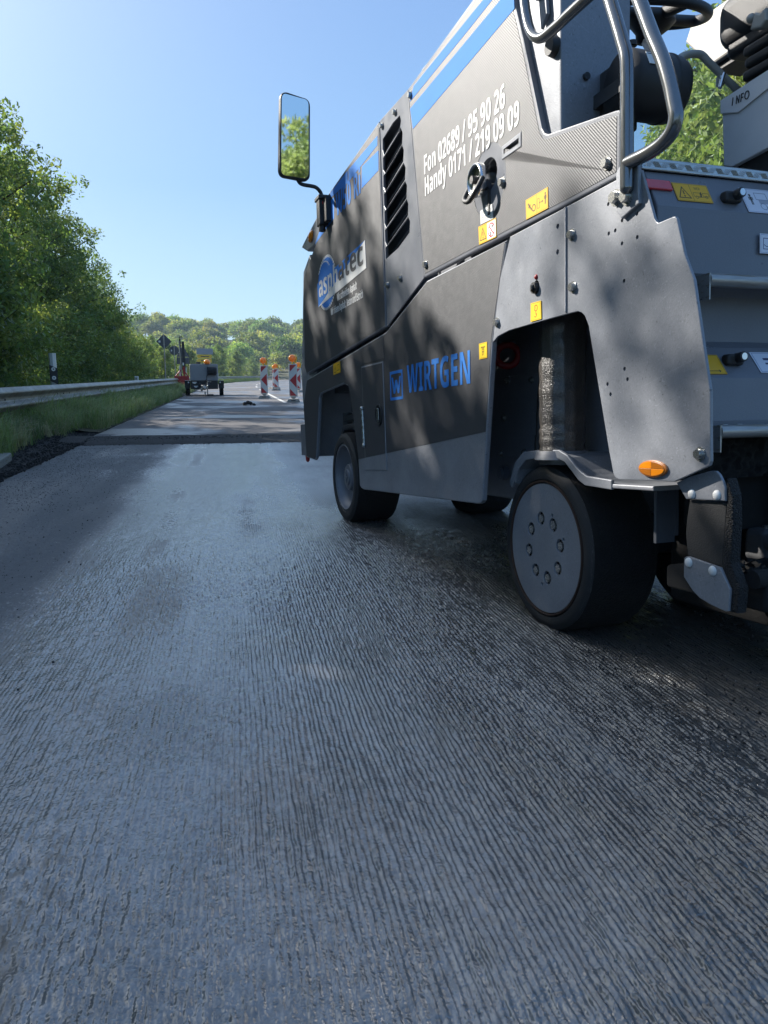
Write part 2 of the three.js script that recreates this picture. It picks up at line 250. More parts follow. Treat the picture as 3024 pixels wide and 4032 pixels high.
const roadMaps = (() => {
  const N = 1536, col = new Uint8Array(N * N * 4), rgh = new Uint8Array(N * N * 4);
  for (let j = 0, k = 0; j < N; j++) for (let i = 0; i < N; i++, k++) {
    const x = RX0 + (RX1 - RX0) * (i + 0.5) / N, z = RZ0 + (RZ1 - RZ0) * (j + 0.5) / N;
    const gr = vn(x * 105 + 4 * vn(x * 30, z * 30), z * 95 + 4 * vn(x * 27 + 5, z * 31)), g2 = vn(x * 260 + 9, z * 250), pat = vf(x * 0.9 + 3, z * 0.45 + 8, 4), fine = vf(x * 5, z * 2.6, 3), str = vn(x * 38, z * 1.3);
    // dusty grey, lightened on the left to hold sky sheen in the colour, over dark binder; it breaks off in specks, mostly at the left edge and in some patches
    let bare = -0.18 + (x < -0.3 ? 0.66 * sm(-0.5, -1.05, x + 0.6 * (fine - 0.5)) * sm(-1.4, -2.6, z) : 0) + 1.15 * (pat - 0.47) + 0.55 * (fine - 0.5) + 0.16 * sm(0.3, 1.6, x);
    bare += 0.42 * sm(0.95, 0.1, Math.hypot((x + 0.16 + 0.25 * (fine - 0.5)) / 0.55, (z + 2.0 + 0.35 * (pat - 0.5)) / 0.42)) * (0.3 + fine);
    const speck = 0.85 * sm(0.34, 0.74, 0.62 * gr + 0.38 * g2 + bare * 0.9);
    // brown wheel track and a second short one
    const wob = x + 0.42 + 0.06 * (vn(z * 0.8, 1.1) - 0.5) + 0.05 * (vn(z * 6, x * 20) - 0.5), keep = vf(z * 1.1 + 2, 7.7, 3) + 0.30 * (gr - 0.5) + 0.22 * (fine - 0.5);
    const tr = Math.max(sm(0.10, 0.02, Math.abs(wob)) * sm(0.38, 0.62, keep), 0.9 * sm(0.16, 0.05, Math.abs(x + 0.33 + 0.03 * (fine - 0.5))) * sm(0.75, 0.3, Math.abs(z + 3.2)) * sm(0.3, 0.6, gr * 0.5 + fine * 0.5 + 0.1), sm(0.15, 0.02, Math.abs(x - 0.02 - 0.08 * vn(z * 3, 2))) * sm(1.3, 0.4, Math.abs(z + 5.2)) * sm(0.38, 0.66, fine * 0.6 + gr * 0.4));
    const brown = Math.max(tr, sm(0.2, 1.8, x + 0.8 * (fine - 0.5)) * (0.25 + 0.6 * gr));
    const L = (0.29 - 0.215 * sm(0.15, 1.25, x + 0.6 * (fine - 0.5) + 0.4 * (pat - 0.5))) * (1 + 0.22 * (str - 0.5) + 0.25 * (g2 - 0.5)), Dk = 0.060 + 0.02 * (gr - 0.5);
    // water film left by the cutter's sprinklers, in streaks along the lane
    const wet = sm(0.40, 0.60, vf(x * 2.1 + 7, z * 0.32 + 2, 4) + 0.10 * (gr - 0.5) + 0.10 * (fine - 0.5) + 0.10 * sm(1.0, 0.3, Math.abs(x + 0.05)) - 0.12 * sm(-0.5, -1.0, x));
    let r = ((L * (1 - 0.30 * wet)) + (Dk - L * (1 - 0.30 * wet)) * speck * (0.72 + 0.28 * sm(-0.5, -1.0, x))) * 1.05, g = r * 0.965, b = r * 0.93;
    const w = brown * 0.75; r += (0.135 * (0.8 + 0.4 * gr) - r) * w; g += (0.108 * (0.8 + 0.4 * gr) - g) * w; b += (0.082 * (0.8 + 0.4 * gr) - b) * w;
    const s = (q) => 255 * Math.pow(Math.max(0, q), 1 / 2.2);
    col[k * 4] = s(r); col[k * 4 + 1] = s(g); col[k * 4 + 2] = s(b); col[k * 4 + 3] = 255;
    const rg = 0.38 - 0.28 * wet + 0.14 * speck + 0.48 * speck * sm(-0.5, -1.0, x) + 0.12 * sm(0.2, 1.3, x) + 0.30 * tr + 0.10 * (g2 - 0.5); rgh[k * 4] = rgh[k * 4 + 1] = rgh[k * 4 + 2] = Math.min(255, 255 * rg); rgh[k * 4 + 3] = 255;
  }
  const mk = (d, c) => { const t = new THREE.DataTexture(d, N, N, THREE.RGBAFormat); t.magFilter = THREE.LinearFilter; t.minFilter = THREE.LinearMipmapLinearFilter; t.wrapS = t.wrapT = THREE.MirroredRepeatWrapping; if (c) t.colorSpace = THREE.SRGBColorSpace; t.needsUpdate = true; return t; };
  return [mk(col, true), mk(rgh, false)];
})();
{
  // one sheet, finely divided near the viewer so that the tooth marks are real relief
  const xs = [], zs = []; for (let x = RX0; x < RX1 + 3; x += x < -1.5 ? 0.05 : x < -0.9 ? 0.006 : x < 1.7 ? 0.0026 : x < 2.3 ? 0.006 : 0.08) xs.push(x); xs.push(RX1 + 3);
  for (let z = 2; z > -10.7; z -= z > -0.75 ? 0.1 : z > -2.4 ? 0.008 : z > -3.4 ? 0.012 : z > -5.2 ? 0.024 : 0.06) zs.push(z); zs.push(-10.7);
  const nx = xs.length, P = new Float32Array(nx * zs.length * 3), U = new Float32Array(nx * zs.length * 2), I = new Uint32Array((nx - 1) * (zs.length - 1) * 6); let o = 0;
  zs.forEach((z, jz) => { const fz = sm(-7, -3.5, z), row = (((Math.floor((RZ0 - z) / 1.6 * MB) % MB) + MB) % MB) * MB; xs.forEach((x, ix) => { const k = jz * nx + ix, h = mill[row + (Math.floor((x - RX0) / 1.6 * MB) % MB)] - 0.5; P[k * 3] = x; P[k * 3 + 1] = fz * (0.0105 * h * (0.3 + 0.9 * sm(0.38, 0.6, vf(x * 1.6 + 5, z * 0.9, 3))) + (fz > 0.02 ? (0.0011 + 0.0038 * sm(-0.1, 0.7, x + 0.5 * (vn(x * 2, z * 1.5) - 0.5))) * (0.35 + 0.6 * vn(x * 9, z * 5) + 0.7 * vn(x * 74, z * 14)) * (groove(x, z) - 0.5) : 0) + 0.006 * (vn(x * 7, z * 4) - 0.5) + 0.004 * (vn(x * 45, z * 30) - 0.5)); P[k * 3 + 2] = z; U[k * 2] = (x - RX0) / (RX1 - RX0); U[k * 2 + 1] = (z - RZ0) / (RZ1 - RZ0); if (jz && ix) { const a = k - nx - 1, b = k - nx, c = k - 1; I[o++] = a; I[o++] = c; I[o++] = b; I[o++] = b; I[o++] = c; I[o++] = k; } }); });
  const g = new THREE.BufferGeometry(); g.setAttribute('position', new THREE.BufferAttribute(P, 3)); g.setAttribute('uv', new THREE.BufferAttribute(U, 2)); g.setIndex(new THREE.BufferAttribute(I, 1)); g.computeVertexNormals();
  const sx = (RX1 - RX0) / 1.6, sz = Math.abs(RZ1 - RZ0) / 1.6;
  structure('milled_road', g, phys([1, 1, 1], 1, { map: roadMaps[0], roughnessMap: roadMaps[1], bumpMap: rep(millBmp, sx, sz), bumpScale: 0.0034, ior: 1.8 }), 'grooved wet milled asphalt carriageway');
  // ramp of dark asphalt up to the next layer
  const ramp = new THREE.BufferGeometry(), n = 60; { const P = [], U = [], I = [];
  for (let i = 0; i <= n; i++) { const x = -2.3 + 9.7 * i / n, w = 0.05 * (vn(x * 5, 1) - 0.5); for (const [z, y] of [[-10.55 + w, -0.004], [-10.72 + w, 0.022], [-11.2, 0.05], [-11.42 + 2 * w, 0.056], [-11.5 + 2 * w, 0.046]]) { P.push(x, y + 0.006 * vn(x * 9, z * 9), z); U.push(x, z); } }
  for (let i = 0; i < n; i++) for (let j = 0; j < 4; j++) { const a = i * 5 + j; I.push(a, a + 5, a + 1, a + 1, a + 5, a + 6); }
  ramp.setAttribute('position', new THREE.Float32BufferAttribute(P, 3)); ramp.setAttribute('uv', new THREE.Float32BufferAttribute(U, 2)); ramp.setIndex(I); ramp.computeVertexNormals(); }
  structure('asphalt_ramp', ramp, std([0.018, 0.018, 0.02], 0.8, { map: rep(rubCol, 1), bumpMap: rep(rubBmp, 0.8), bumpScale: 0.02 }), 'dark strip of rough asphalt across the road');
}
const farCol = tex(1024, (i, j, k) => { const x = i / 1024 * 8, z = j / 1024 * 16; const a = vf(x * 0.8 + 2, z * 0.5, 4), b = vf(x * 3 + 7, z * 1.1, 3), c = vn(x * 40, z * 30); const s = sm(0.40, 0.62, a * 0.7 + b * 0.3); const L = 0.50 + 0.10 * (b - 0.5) + 0.05 * (c - 0.5); return [L - 0.12 * s + 0.015, L - 0.125 * s + 0.005, L - 0.125 * s]; }, true);
const farRgh = tex(1024, (i, j, k) => { const x = i / 1024 * 8, z = j / 1024 * 16; const a = vf(x * 0.9 + 31, z * 0.5 + 4, 4); return 0.36 + 0.5 * sm(0.42, 0.6, a); });
const farMat = std([0.62, 0.62, 0.63], 1, { map: rep(farCol, 1 / 8, 1 / 16), roughnessMap: rep(farRgh, 1 / 8, 1 / 16), bumpMap: rep(millBmp, 0.6, 0.6), bumpScale: 0.004 });
structure('road', strip(-11.3, -230, 120, [-0.12, 0, 2, 4, 6, 8.3], (o, z) => 0.05 + (o < -0.05 ? -0.04 : 0)), farMat, 'patchy older asphalt road bending right');
// painted lines
const paintMat = std([0.62, 0.61, 0.57], 0.7, { map: rep(metCol, 1.2) });
structure('edge_line', strip(-52, -220, 60, [0.22, 0.36], () => 0.0545), paintMat, 'white edge line of the bend');
structure('lane_line', strip(-24.3, -48, 12, [3.5, 3.62], () => 0.0545), paintMat, 'worn white lane line');
for (let k = 0; k < 6; k++) structure('lane_dash', strip(-56 - k * 12, -61 - k * 12, 4, [3.55, 3.67], () => 0.0545), paintMat, 'white dash of the lane line');
const soil = std([0.16, 0.135, 0.075], 1, { map: rep(rubCol, 0.4), bumpMap: rep(rubBmp, 0.5), bumpScale: 0.05 });
const grassSoil = std([0.075, 0.085, 0.03], 1, { map: rep(rubCol, 0.3), bumpMap: rep(rubBmp, 0.5), bumpScale: 0.06 });
const vergeY = (o, z) => { const a = -o; return 0.02 + 0.20 * sm(0.25, 1.0, a) + 0.12 * sm(1, 3, a) + 0.6 * sm(3, 14, a) + (a > 0.3 ? 0.05 * (vn(a * 3, z * 1.3) - 0.5) : 0.02 * (vn(a * 12, z * 9) - 0.5)); };
const shoulderMat = std([0.028, 0.027, 0.028], 0.9, { map: rep(rubCol, 1.2), bumpMap: rep(rubBmp, 1.2), bumpScale: 0.03 });
structure('shoulder', strip(6, -16, 110, [-0.7, -0.55, -0.4, -0.25, -0.1, 0, 0.08], (o, z) => (o > -0.02 ? -0.01 : 0.012 + 0.02 * vn(o * 14, z * 7) + 0.09 * sm(0.3, 0.8, -o))), shoulderMat, 'loose black millings along the road edge');
structure('verge', strip(16, -230, 240, [-24, -16, -10, -7, -5, -3.5, -2.4, -1.7, -1.3, -1, -0.8, -0.6, -0.42], (o, z) => vergeY(o, z) - (z > -16 && o > -0.75 ? 0.05 : 0)), grassSoil, 'grassy verge rising behind the guard rail');
structure('verge_edge', strip(-12.5, -230, 220, [-0.75, -0.55, -0.4, -0.25, -0.12, -0.02], (o, z) => 0.03 + 0.10 * sm(0.2, 0.75, -o) + 0.025 * vn(o * 9, z * 3) + (o > -0.05 ? -0.02 : 0)), soil, 'bare brown soil beside the road');
structure('far_verge', strip(12, -230, 100, [8.2, 8.6, 9.5, 12, 18, 30], (o, z) => 0.0 + 0.12 * sm(8.2, 8.8, o) + 0.7 * sm(9, 20, o)), grassSoil, 'grassy verge on the far side of the road');
{ const g = new THREE.PlaneGeometry(3000, 3000); g.rotateX(-Math.PI / 2); g.translate(0, -0.09, -300); structure('ground', g, grassSoil); }
// ---------- the milling machine ----------
const font = await new FontLoader().loadAsync('fonts/droid/droid_sans_bold.typeface.json');
const mm = new THREE.Group(); mm.name = uniq('milling_machine'); scene.add(mm);
mm.position.set(0.9848, 0, -2.3875); mm.rotation.order = 'YXZ'; mm.rotation.set(0, R(-81.6), R(4.334));
tag(mm, 'dark grey compact road milling machine with blue stripes, mirror and operator platform', 'milling machine');
const part = (name, geo, mat, parent = mm, label) => { const m = mesh(name, geo, mat, parent); if (label) m.userData.label = label; return m; };
const WID = -1.17;
// lettering: glyph outlines fitted to a box given by its lower left corner, width and cap height
function letters(str, x, y, w, h, z, th = 0.0008) {
  const out = []; let pen = 0; const capH = 0.714;   // cap height of the face in em
  for (const ch of str) {
    const sh = font.generateShapes(ch, 1), gl = font.data.glyphs[ch] ?? font.data.glyphs['?'];
    for (const s of sh) { const g = new THREE.ExtrudeGeometry(s, { depth: 1, bevelEnabled: false, curveSegments: 4 }); g.translate(pen, 0, 0); out.push(g); }
    pen += gl.ha / font.data.resolution;
  }
  const g = merge(out); g.computeBoundingBox(); const bb = g.boundingBox;
  g.translate(-bb.min.x, 0, 0); g.scale(w / (bb.max.x - bb.min.x), h / capH, th); g.translate(x, y, z); return g;
}
const hexBolt = (() => { const h = new THREE.CylinderGeometry(0.0105, 0.0115, 0.010, 6); h.rotateX(Math.PI / 2); h.translate(0, 0, 0.007); const w = new THREE.CylinderGeometry(0.015, 0.015, 0.003, 16); w.rotateX(Math.PI / 2); w.translate(0, 0, 0.0015); return merge(h, w); })();
function bolts(list, z, parent = mm, s = 1, mat = M.zinc) { list.forEach(([x, y], i) => { const b = part('bolt', hexBolt, mat, parent); b.position.set(x, y, z); b.rotation.z = i * 0.7; b.scale.setScalar(s); }); }

// --- inner bodies ---
part('frame', ext([[-3.2, 1.02], [-3.15, 1.74], [-2.5, 2.1], [-1.0, 2.19], [-1.0, 0.5], [-1.86, 0.47], [-1.92, 0.62], [-2.04, 0.97], [-2.12, 1.05], [-2.8, 1.04]], 0.92, -0.2, 0.004), M.grey);
part('engine_tower', merge(ext([[-0.98, 1.37], [-0.98, 2.2], [-0.2, 2.27], [-0.1, 2.27], [-0.1, 1.37]], 0.07, -0.2, 0.004), ext([[-0.12, 2.28], [-0.12, 2.12], [0.0, 1.75], [0.0, 1.37], [0.148, 1.37], [0.148, 2.28]], 0.25, -0.022, 0.006)), M.grey);
part('platform', box(-0.16, 0.52, 1.372, 1.40, -0.03, WID + 0.03, 0.004), M.dark);
part('front_cowl', ext([[-3.06, 1.96], [-3.25, 1.885], [-3.31, 1.63], [-3.42, 1.12], [-3.42, 1.07], [-3.41, 0.95], [-3.35, 0.93], [-3.30, 0.56], [-3.2, 0.56], [-3.0, 1.1], [-3.0, 1.9]], 1.1, -0.035, 0.012), M.grey);
const brow = part('front_brow', ext([[-2.69, 2.165], [-3.21, 2.06], [-3.235, 2.045], [-3.08, 1.985], [-2.93, 1.978], [-2.6, 2.0], [-2.45, 2.14]], 1.12, -0.025, 0.012), M.grey);
{ const g = sph(0, 0, 0, 0.05, 0.75); g.scale(1.0, 0.72, 0.35); g.rotateZ(0.6); g.translate(-2.93, 2.05, -0.018); part('indicator_lamp', g, M.amber, brow); }

// --- side panels ---
const hoodF = part('hood_panel', ext(D.hood_front, 0.03, 0, 0.006, [], 0.002), M.grey2);
part('film', ext(inset(D.hood_front, 0.012), 0.0016, 0.0012, 0), M.film, hoodF);
const ventHoles = D.slots.map((s) => [...s].reverse());
const vent = part('vent_panel', ext(D.vent, 0.007, -0.001, 0.002, ventHoles, 0.002), M.grey2, mm, 'vent panel with slanted louvre slots');
D.slots.forEach((s, i) => {
  const c = s.reduce((a, p) => [a[0] + p[0] / s.length, a[1] + p[1] / s.length], [0, 0]), w = i === 7 ? 0.20 : 0.25;
  const a = Math.atan2(s[1][1] - s[0][1], s[1][0] - s[0][0]);
  const g = new THREE.BoxGeometry(w, 0.003, 0.022); g.rotateX(0.75); g.rotateZ(0.225); g.translate(c[0], c[1] + 0.004, -0.024); part('louvre', g, M.grey2, vent);
  void a;
});
bolts(D.ventbolts, 0, vent, 1.1);
const capHole = circ(-0.295, 1.632, 0.078, 0.066), slotHole = D.slotrect;
const hoodR = part('hood_panel', ext(D.hood_rear, 0.024, 0, 0.005, [capHole, [...inset(slotHole, 0.012)].reverse()], 0.002), M.grey2, mm, 'rear hood panel with phone numbers and filler opening');
const hrIn = inset(D.hood_rear, 0.017);
part('film', ext(hrIn, 0.0016, 0.0012, 0, [circ(-0.285, 1.612, 0.125, 0.125), D.slotrect.map((p) => p)]), M.film, hoodR);
part('slot_frame', ext(slotHole, 0.01, 0.004, 0.002, [inset(slotHole, 0.012)]), M.grey, hoodR);
bolts([[-0.183, 1.574], [0.416, 1.445], [-1.02, 2.195], [-0.883, 1.443]], 0, hoodR, 1.25);
const lowP = part('side_panel', ext(D.lower, 0.022, 0, 0.005, [], 0.001), M.grey, mm, 'lower side panel with wheel cutout');
{ // dark film above a slanting line
  const L = D.lowergrey, yl = (x) => L[0][1] + (L[1][1] - L[0][1]) * (x - L[0][0]) / (L[1][0] - L[0][0]);
  const pts = inset(D.lower, 0.008), out = [];
  for (let i = 0; i < pts.length; i++) {
    const p = pts[i], q = pts[(i + 1) % pts.length], ip = p[1] >= yl(p[0]) || p[0] < -1.99, iq = q[1] >= yl(q[0]) || q[0] < -1.99;
    if (ip) out.push(p);
    if (ip !== iq) { const f = (r) => r[1] - yl(r[0]), t = f(p) / (f(p) - f(q)); out.push([p[0] + (q[0] - p[0]) * t, p[1] + (q[1] - p[1]) * t]); }
  }
  part('film', ext(out, 0.0016, 0.0012, 0), M.film, lowP);
  const dr = D.door, door = part('door', ext(dr, 0.006, 0.0045, 0.002), M.grey, mm, 'small locker door');
  const dl = inset(dr, 0.008), df = [dl[0], dl[1], [dl[2][0], yl(dl[2][0])], [dl[3][0], yl(dl[3][0])]];
  part('film', ext(df, 0.0016, 0.0056, 0), M.film, door);
  const lt = D.latch[0], ring = new THREE.Shape(); ring.absellipse(lt[0], lt[1], 0.052, 0.058, 0, Math.PI * 2); ring.holes.push(circ(lt[0], lt[1], 0.04, 0.046));
  part('latch', merge(ext(ring, 0.012, 0.012, 0.003), ext([[lt[0] - 0.04, lt[1] - 0.045], [lt[0] + 0.04, lt[1] - 0.045], [lt[0] + 0.04, lt[1] + 0.045], [lt[0] - 0.04, lt[1] + 0.045]], 0.002, 0.006, 0)), M.black, door);
  part('latch_handle', merge(box(lt[0] - 0.014, lt[0] + 0.014, lt[1] - 0.028, lt[1] + 0.036, 0.006, 0.016, 0.004), cyl([lt[0], lt[1] - 0.03, 0.004], [lt[0], lt[1] - 0.03, 0.013], 0.012)), M.tubeMetal, door);
  part('hinge', merge(cyl([-1.818, 0.855, 0.008], [-1.80, 0.655, 0.008], 0.008), ...[0, 1, 2, 3, 4, 5].map((k) => cyl([-1.8175 + 0.0165 * k / 5, 0.84 - 0.034 * k, 0.008], [-1.8165 + 0.0165 * k / 5, 0.828 - 0.034 * k, 0.008], 0.0105)), sph(-1.818, 0.858, 0.01, 0.013), sph(-1.798, 0.655, 0.01, 0.013)), M.zinc, door);
  part('flap', ext(D.flap, 0.004, 0.0035, 0.0015), M.film, mm);
}
// --- blue stripes and lettering on the film ---
const deco = (pts, z = 0.0022) => ext(pts, 0.0008, z, 0);
part('stripe', deco(D.stripe_n), M.blue, hoodR); part('stripe', deco(D.stripe_w), M.blue, hoodR);
part('stripe', deco(D.fstripe_w), M.blue, hoodF); part('stripe', deco(D.fstripe_n), M.blue, hoodF); part('stripe', deco([[-2.27, 2.12], [-2.286, 2.0], [-2.754, 1.956], [-2.588, 2.026], [-2.52, 2.07], [-2.40, 2.12]]), M.blue, hoodF); part('stripe', deco([[-1.99, 2.116], [-1.985, 2.179], [-2.35, 2.165], [-2.36, 2.135]]), M.blue, hoodF);
part('lettering', letters('W50 Ri', -2.235, 1.995, 0.475, 0.09, 0.0022), M.blue, hoodF);
part('lettering', letters('Fon 02689 / 95 90 26', -0.877, 1.8146, 0.718, 0.0553, 0.0022), M.white, hoodR);
part('lettering', letters('Handy 0171 / 219 09 09', -0.874, 1.7242, 0.812, 0.0553, 0.0022), M.white, hoodR);
part('lettering', letters('WIRTGEN', -1.134, 0.906, 0.677, 0.0915, 0.0022), M.blue, lowP);
{ const x0 = -1.373, x1 = -1.197, y0 = 0.881, y1 = 1.022, sq = (t) => [[x0 + t, y0 + t], [x1 - t, y0 + t], [x1 - t, y1 - t], [x0 + t, y1 - t]];
  part('emblem', merge(ext(sq(0), 0.0008, 0.0022, 0, [sq(0.014).reverse()]), ext([[-1.352, 0.992], [-1.330, 0.992], [-1.315, 0.942], [-1.296, 0.978], [-1.274, 0.978], [-1.256, 0.942], [-1.240, 0.992], [-1.218, 0.992], [-1.246, 0.912], [-1.266, 0.912], [-1.285, 0.945], [-1.304, 0.912], [-1.324, 0.912]], 0.0008, 0.0022, 0)), M.blue, lowP); }
{ // company board: blue and white slanted panel, round saw blade behind it, words across
  const q = D.aspha, c = [-2.50, 1.665], r = 0.155;
  const lerp = (a, b, t) => [a[0] + (b[0] - a[0]) * t, a[1] + (b[1] - a[1]) * t];
  const board = part('company_board', (() => { const s = new THREE.Shape(); s.absellipse(c[0], c[1], 0.205, r, 0, Math.PI * 2); return ext(s, 0.0006, 0.0020, 0, [], 0, 40); })(), M.blue, hoodF, 'blue and white company board');
  const teeth = []; for (let k = 0; k < 44; k++) { const a = k / 44 * Math.PI * 2, b = a + Math.PI * 2 / 44 * 0.62; if (a > 2.5 && a < 3.25) continue; const e = (t, s) => [c[0] + 0.205 * s * Math.cos(t), c[1] + r * s * Math.sin(t)]; teeth.push(ext([e(a, 0.97), e(b, 0.97), e(b, 1.07), e(a, 1.07)], 0.0006, 0.0024, 0)); if (a > 0.7 && a < 3.3) { const f = (t, s) => [c[0] - 0.05 + 0.165 * s * Math.cos(t), c[1] + 0.01 + 0.125 * s * Math.sin(t)]; teeth.push(ext([f(a, 0.98), f(b, 0.98), f(b, 1.05), f(a, 1.05)], 0.0006, 0.0026, 0)); } }
  part('blade_teeth', merge(teeth), M.white, board);
  part('board_panel', ext([q[0], q[1], q[2], q[3]], 0.0007, 0.0029, 0), M.blue, board);
  part('board_panel', ext([q[3], q[1], q[2], [-2.18, 1.571]], 0.0007, 0.0035, 0), M.white, board);
  const half = letters('asph', -2.68, 1.604, 0.44, 0.092, 0.0042); const half2 = letters('atec', -2.225, 1.622, 0.48, 0.092, 0.0042);
  part('board_lettering', half, M.white, board); part('board_lettering', half2, M.dark, board);
  part('board_lettering', letters('Wir schneiden Asphalt', -2.27, 1.5154, 0.395, 0.030, 0.0022), M.white, board);
  part('board_lettering', letters('Wir fräsen Asphalt, Beton und Estrich', -2.42, 1.452, 0.65, 0.030, 0.0022), M.white, board);
  void lerp;
}
// --- stickers: flat print, drawn on canvas ---
function sticker(name, quad, w, h, draw, parent, z = 0.003, label) {
  const c = document.createElement('canvas'); c.width = w; c.height = h; const x = c.getContext('2d'); draw(x, w, h);
  const t = new THREE.CanvasTexture(c); t.colorSpace = THREE.SRGBColorSpace; t.magFilter = THREE.LinearFilter;
  const q = quad.map((p) => p.length === 3 ? v3(p) : new THREE.Vector3(p[0], p[1], z));
  const n = q[1].clone().sub(q[0]).cross(q[3].clone().sub(q[0])).normalize().multiplyScalar(-1), b = q.map((p) => p.clone().addScaledVector(n, -0.0012));
  const P = [], U = [], uv = [[0, 1], [1, 1], [1, 0], [0, 0]];
  const tri = (...k) => k.forEach(([p, u]) => { P.push(p.x, p.y, p.z); U.push(...u); });
  tri([q[0], uv[0]], [q[3], uv[3]], [q[2], uv[2]], [q[0], uv[0]], [q[2], uv[2]], [q[1], uv[1]]);
  for (let i = 0; i < 4; i++) { const j = (i + 1) % 4, e = [0.01, 0.99]; tri([q[i], e], [q[j], e], [b[j], e], [q[i], e], [b[j], e], [b[i], e]); }
  const g = new THREE.BufferGeometry(); g.setAttribute('position', new THREE.Float32BufferAttribute(P, 3)); g.setAttribute('uv', new THREE.Float32BufferAttribute(U, 2)); g.computeVertexNormals();
  return part(name, g, new THREE.MeshStandardMaterial({ map: t, roughness: 0.45 }), parent, label);
}
const YEL = '#e2b01c', bg = (x, w, h, c, line = '#6b5410') => { x.fillStyle = c; x.fillRect(0, 0, w, h); x.strokeStyle = line; x.lineWidth = 2; x.strokeRect(5, 5, w - 10, h - 10); };
const tri = (x, cx, cy, s) => { x.strokeStyle = '#181510'; x.lineWidth = s * 0.13; x.beginPath(); x.moveTo(cx, cy - s); x.lineTo(cx + s * 0.95, cy + s * 0.75); x.lineTo(cx - s * 0.95, cy + s * 0.75); x.closePath(); x.stroke(); x.fillStyle = '#181510'; x.fillRect(cx - s * 0.09, cy - s * 0.42, s * 0.18, s * 0.62); x.beginPath(); x.arc(cx, cy + s * 0.46, s * 0.12, 0, 7); x.fill(); };
const man = (x, cx, cy, s, lean = 0) => { x.save(); x.translate(cx, cy); x.rotate(lean); x.fillStyle = '#181510'; x.beginPath(); x.arc(0, -s, s * 0.22, 0, 7); x.fill(); x.fillRect(-s * 0.2, -s * 0.72, s * 0.4, s * 0.8); x.fillRect(-s * 0.2, 0, s * 0.16, s * 0.9); x.fillRect(s * 0.04, 0, s * 0.16, s * 0.9); x.fillRect(-s * 0.42, -s * 0.65, s * 0.14, s * 0.6); x.fillRect(s * 0.28, -s * 0.65, s * 0.14, s * 0.6); x.restore(); };
const arrow = (x, x0, x1, y) => { x.strokeStyle = '#181510'; x.lineWidth = 4; x.beginPath(); x.moveTo(x0, y); x.lineTo(x1, y); x.moveTo(x1 - 9, y - 7); x.lineTo(x1, y); x.lineTo(x1 - 9, y + 7); x.stroke(); };
sticker('warning_sticker', D.S1, 256, 128, (x, w, h) => { bg(x, w, h, YEL); x.strokeStyle = '#6b5410'; x.strokeRect(128, 5, 1, h - 10); man(x, 52, 62, 32, -0.7); x.lineWidth = 7; x.strokeStyle = '#181510'; x.beginPath(); x.arc(95, 78, 20, 0, 7); x.stroke(); x.lineWidth = 3; x.strokeRect(138, 36, 22, 60); arrow(x, 168, 200, 66); arrow(x, 200, 168, 66); man(x, 228, 62, 34); }, hoodR, 0.003, 'yellow sticker of a struck figure and a figure keeping distance');
sticker('warning_sticker', D.S2, 256, 128, (x, w, h) => { bg(x, w, h, YEL); x.fillStyle = '#fff'; x.fillRect(130, 8, 118, 112); tri(x, 66, 70, 46); x.strokeStyle = '#c01818'; x.lineWidth = 10; x.beginPath(); x.arc(189, 64, 44, 0, 7); x.moveTo(158, 33); x.lineTo(220, 95); x.stroke(); x.fillStyle = '#181510'; x.fillRect(170, 72, 14, 28); x.fillRect(192, 34, 22, 14); x.fillRect(199, 48, 8, 12); }, hoodR, 0.003, 'yellow and white sticker with triangle and red prohibition ring');
sticker('info_sticker', D.S3, 160, 96, (x, w, h) => { bg(x, w, h, '#d9d9d4', '#9a9a98'); x.strokeStyle = '#555'; x.lineWidth = 3; x.strokeRect(24, 20, 112, 50); x.beginPath(); for (let k = 0; k < 3; k++) { x.moveTo(26 + k * 36, 50); x.quadraticCurveTo(44 + k * 36, 70, 62 + k * 36, 50); } x.stroke(); }, hoodR, 0.003, 'small white sticker with a liquid level drawing');
sticker('lashing_sticker', D.S5, 96, 96, (x, w, h) => { bg(x, w, h, '#ecc420'); x.strokeStyle = '#181510'; x.lineWidth = 4; x.beginPath(); x.moveTo(22, 28); x.lineTo(74, 28); for (let k = 0; k < 5; k++) { x.moveTo(26 + k * 11, 28); x.lineTo(31 + k * 11, 20); } x.moveTo(38, 28); x.quadraticCurveTo(34, 60, 44, 76); x.moveTo(58, 28); x.quadraticCurveTo(66, 60, 44, 76); x.stroke(); x.beginPath(); x.arc(48, 46, 10, 0, 7); x.stroke(); }, lowP, 0.003, 'yellow sticker marking a lashing point');
sticker('warning_sticker', D.S6, 192, 96, (x, w, h) => { bg(x, w, h, YEL); tri(x, 52, 54, 34); x.strokeStyle = '#181510'; x.lineWidth = 4; x.strokeRect(104, 24, 32, 46); x.strokeRect(136, 24, 32, 46); }, lowP, 0.003, 'yellow sticker telling to read the manual');

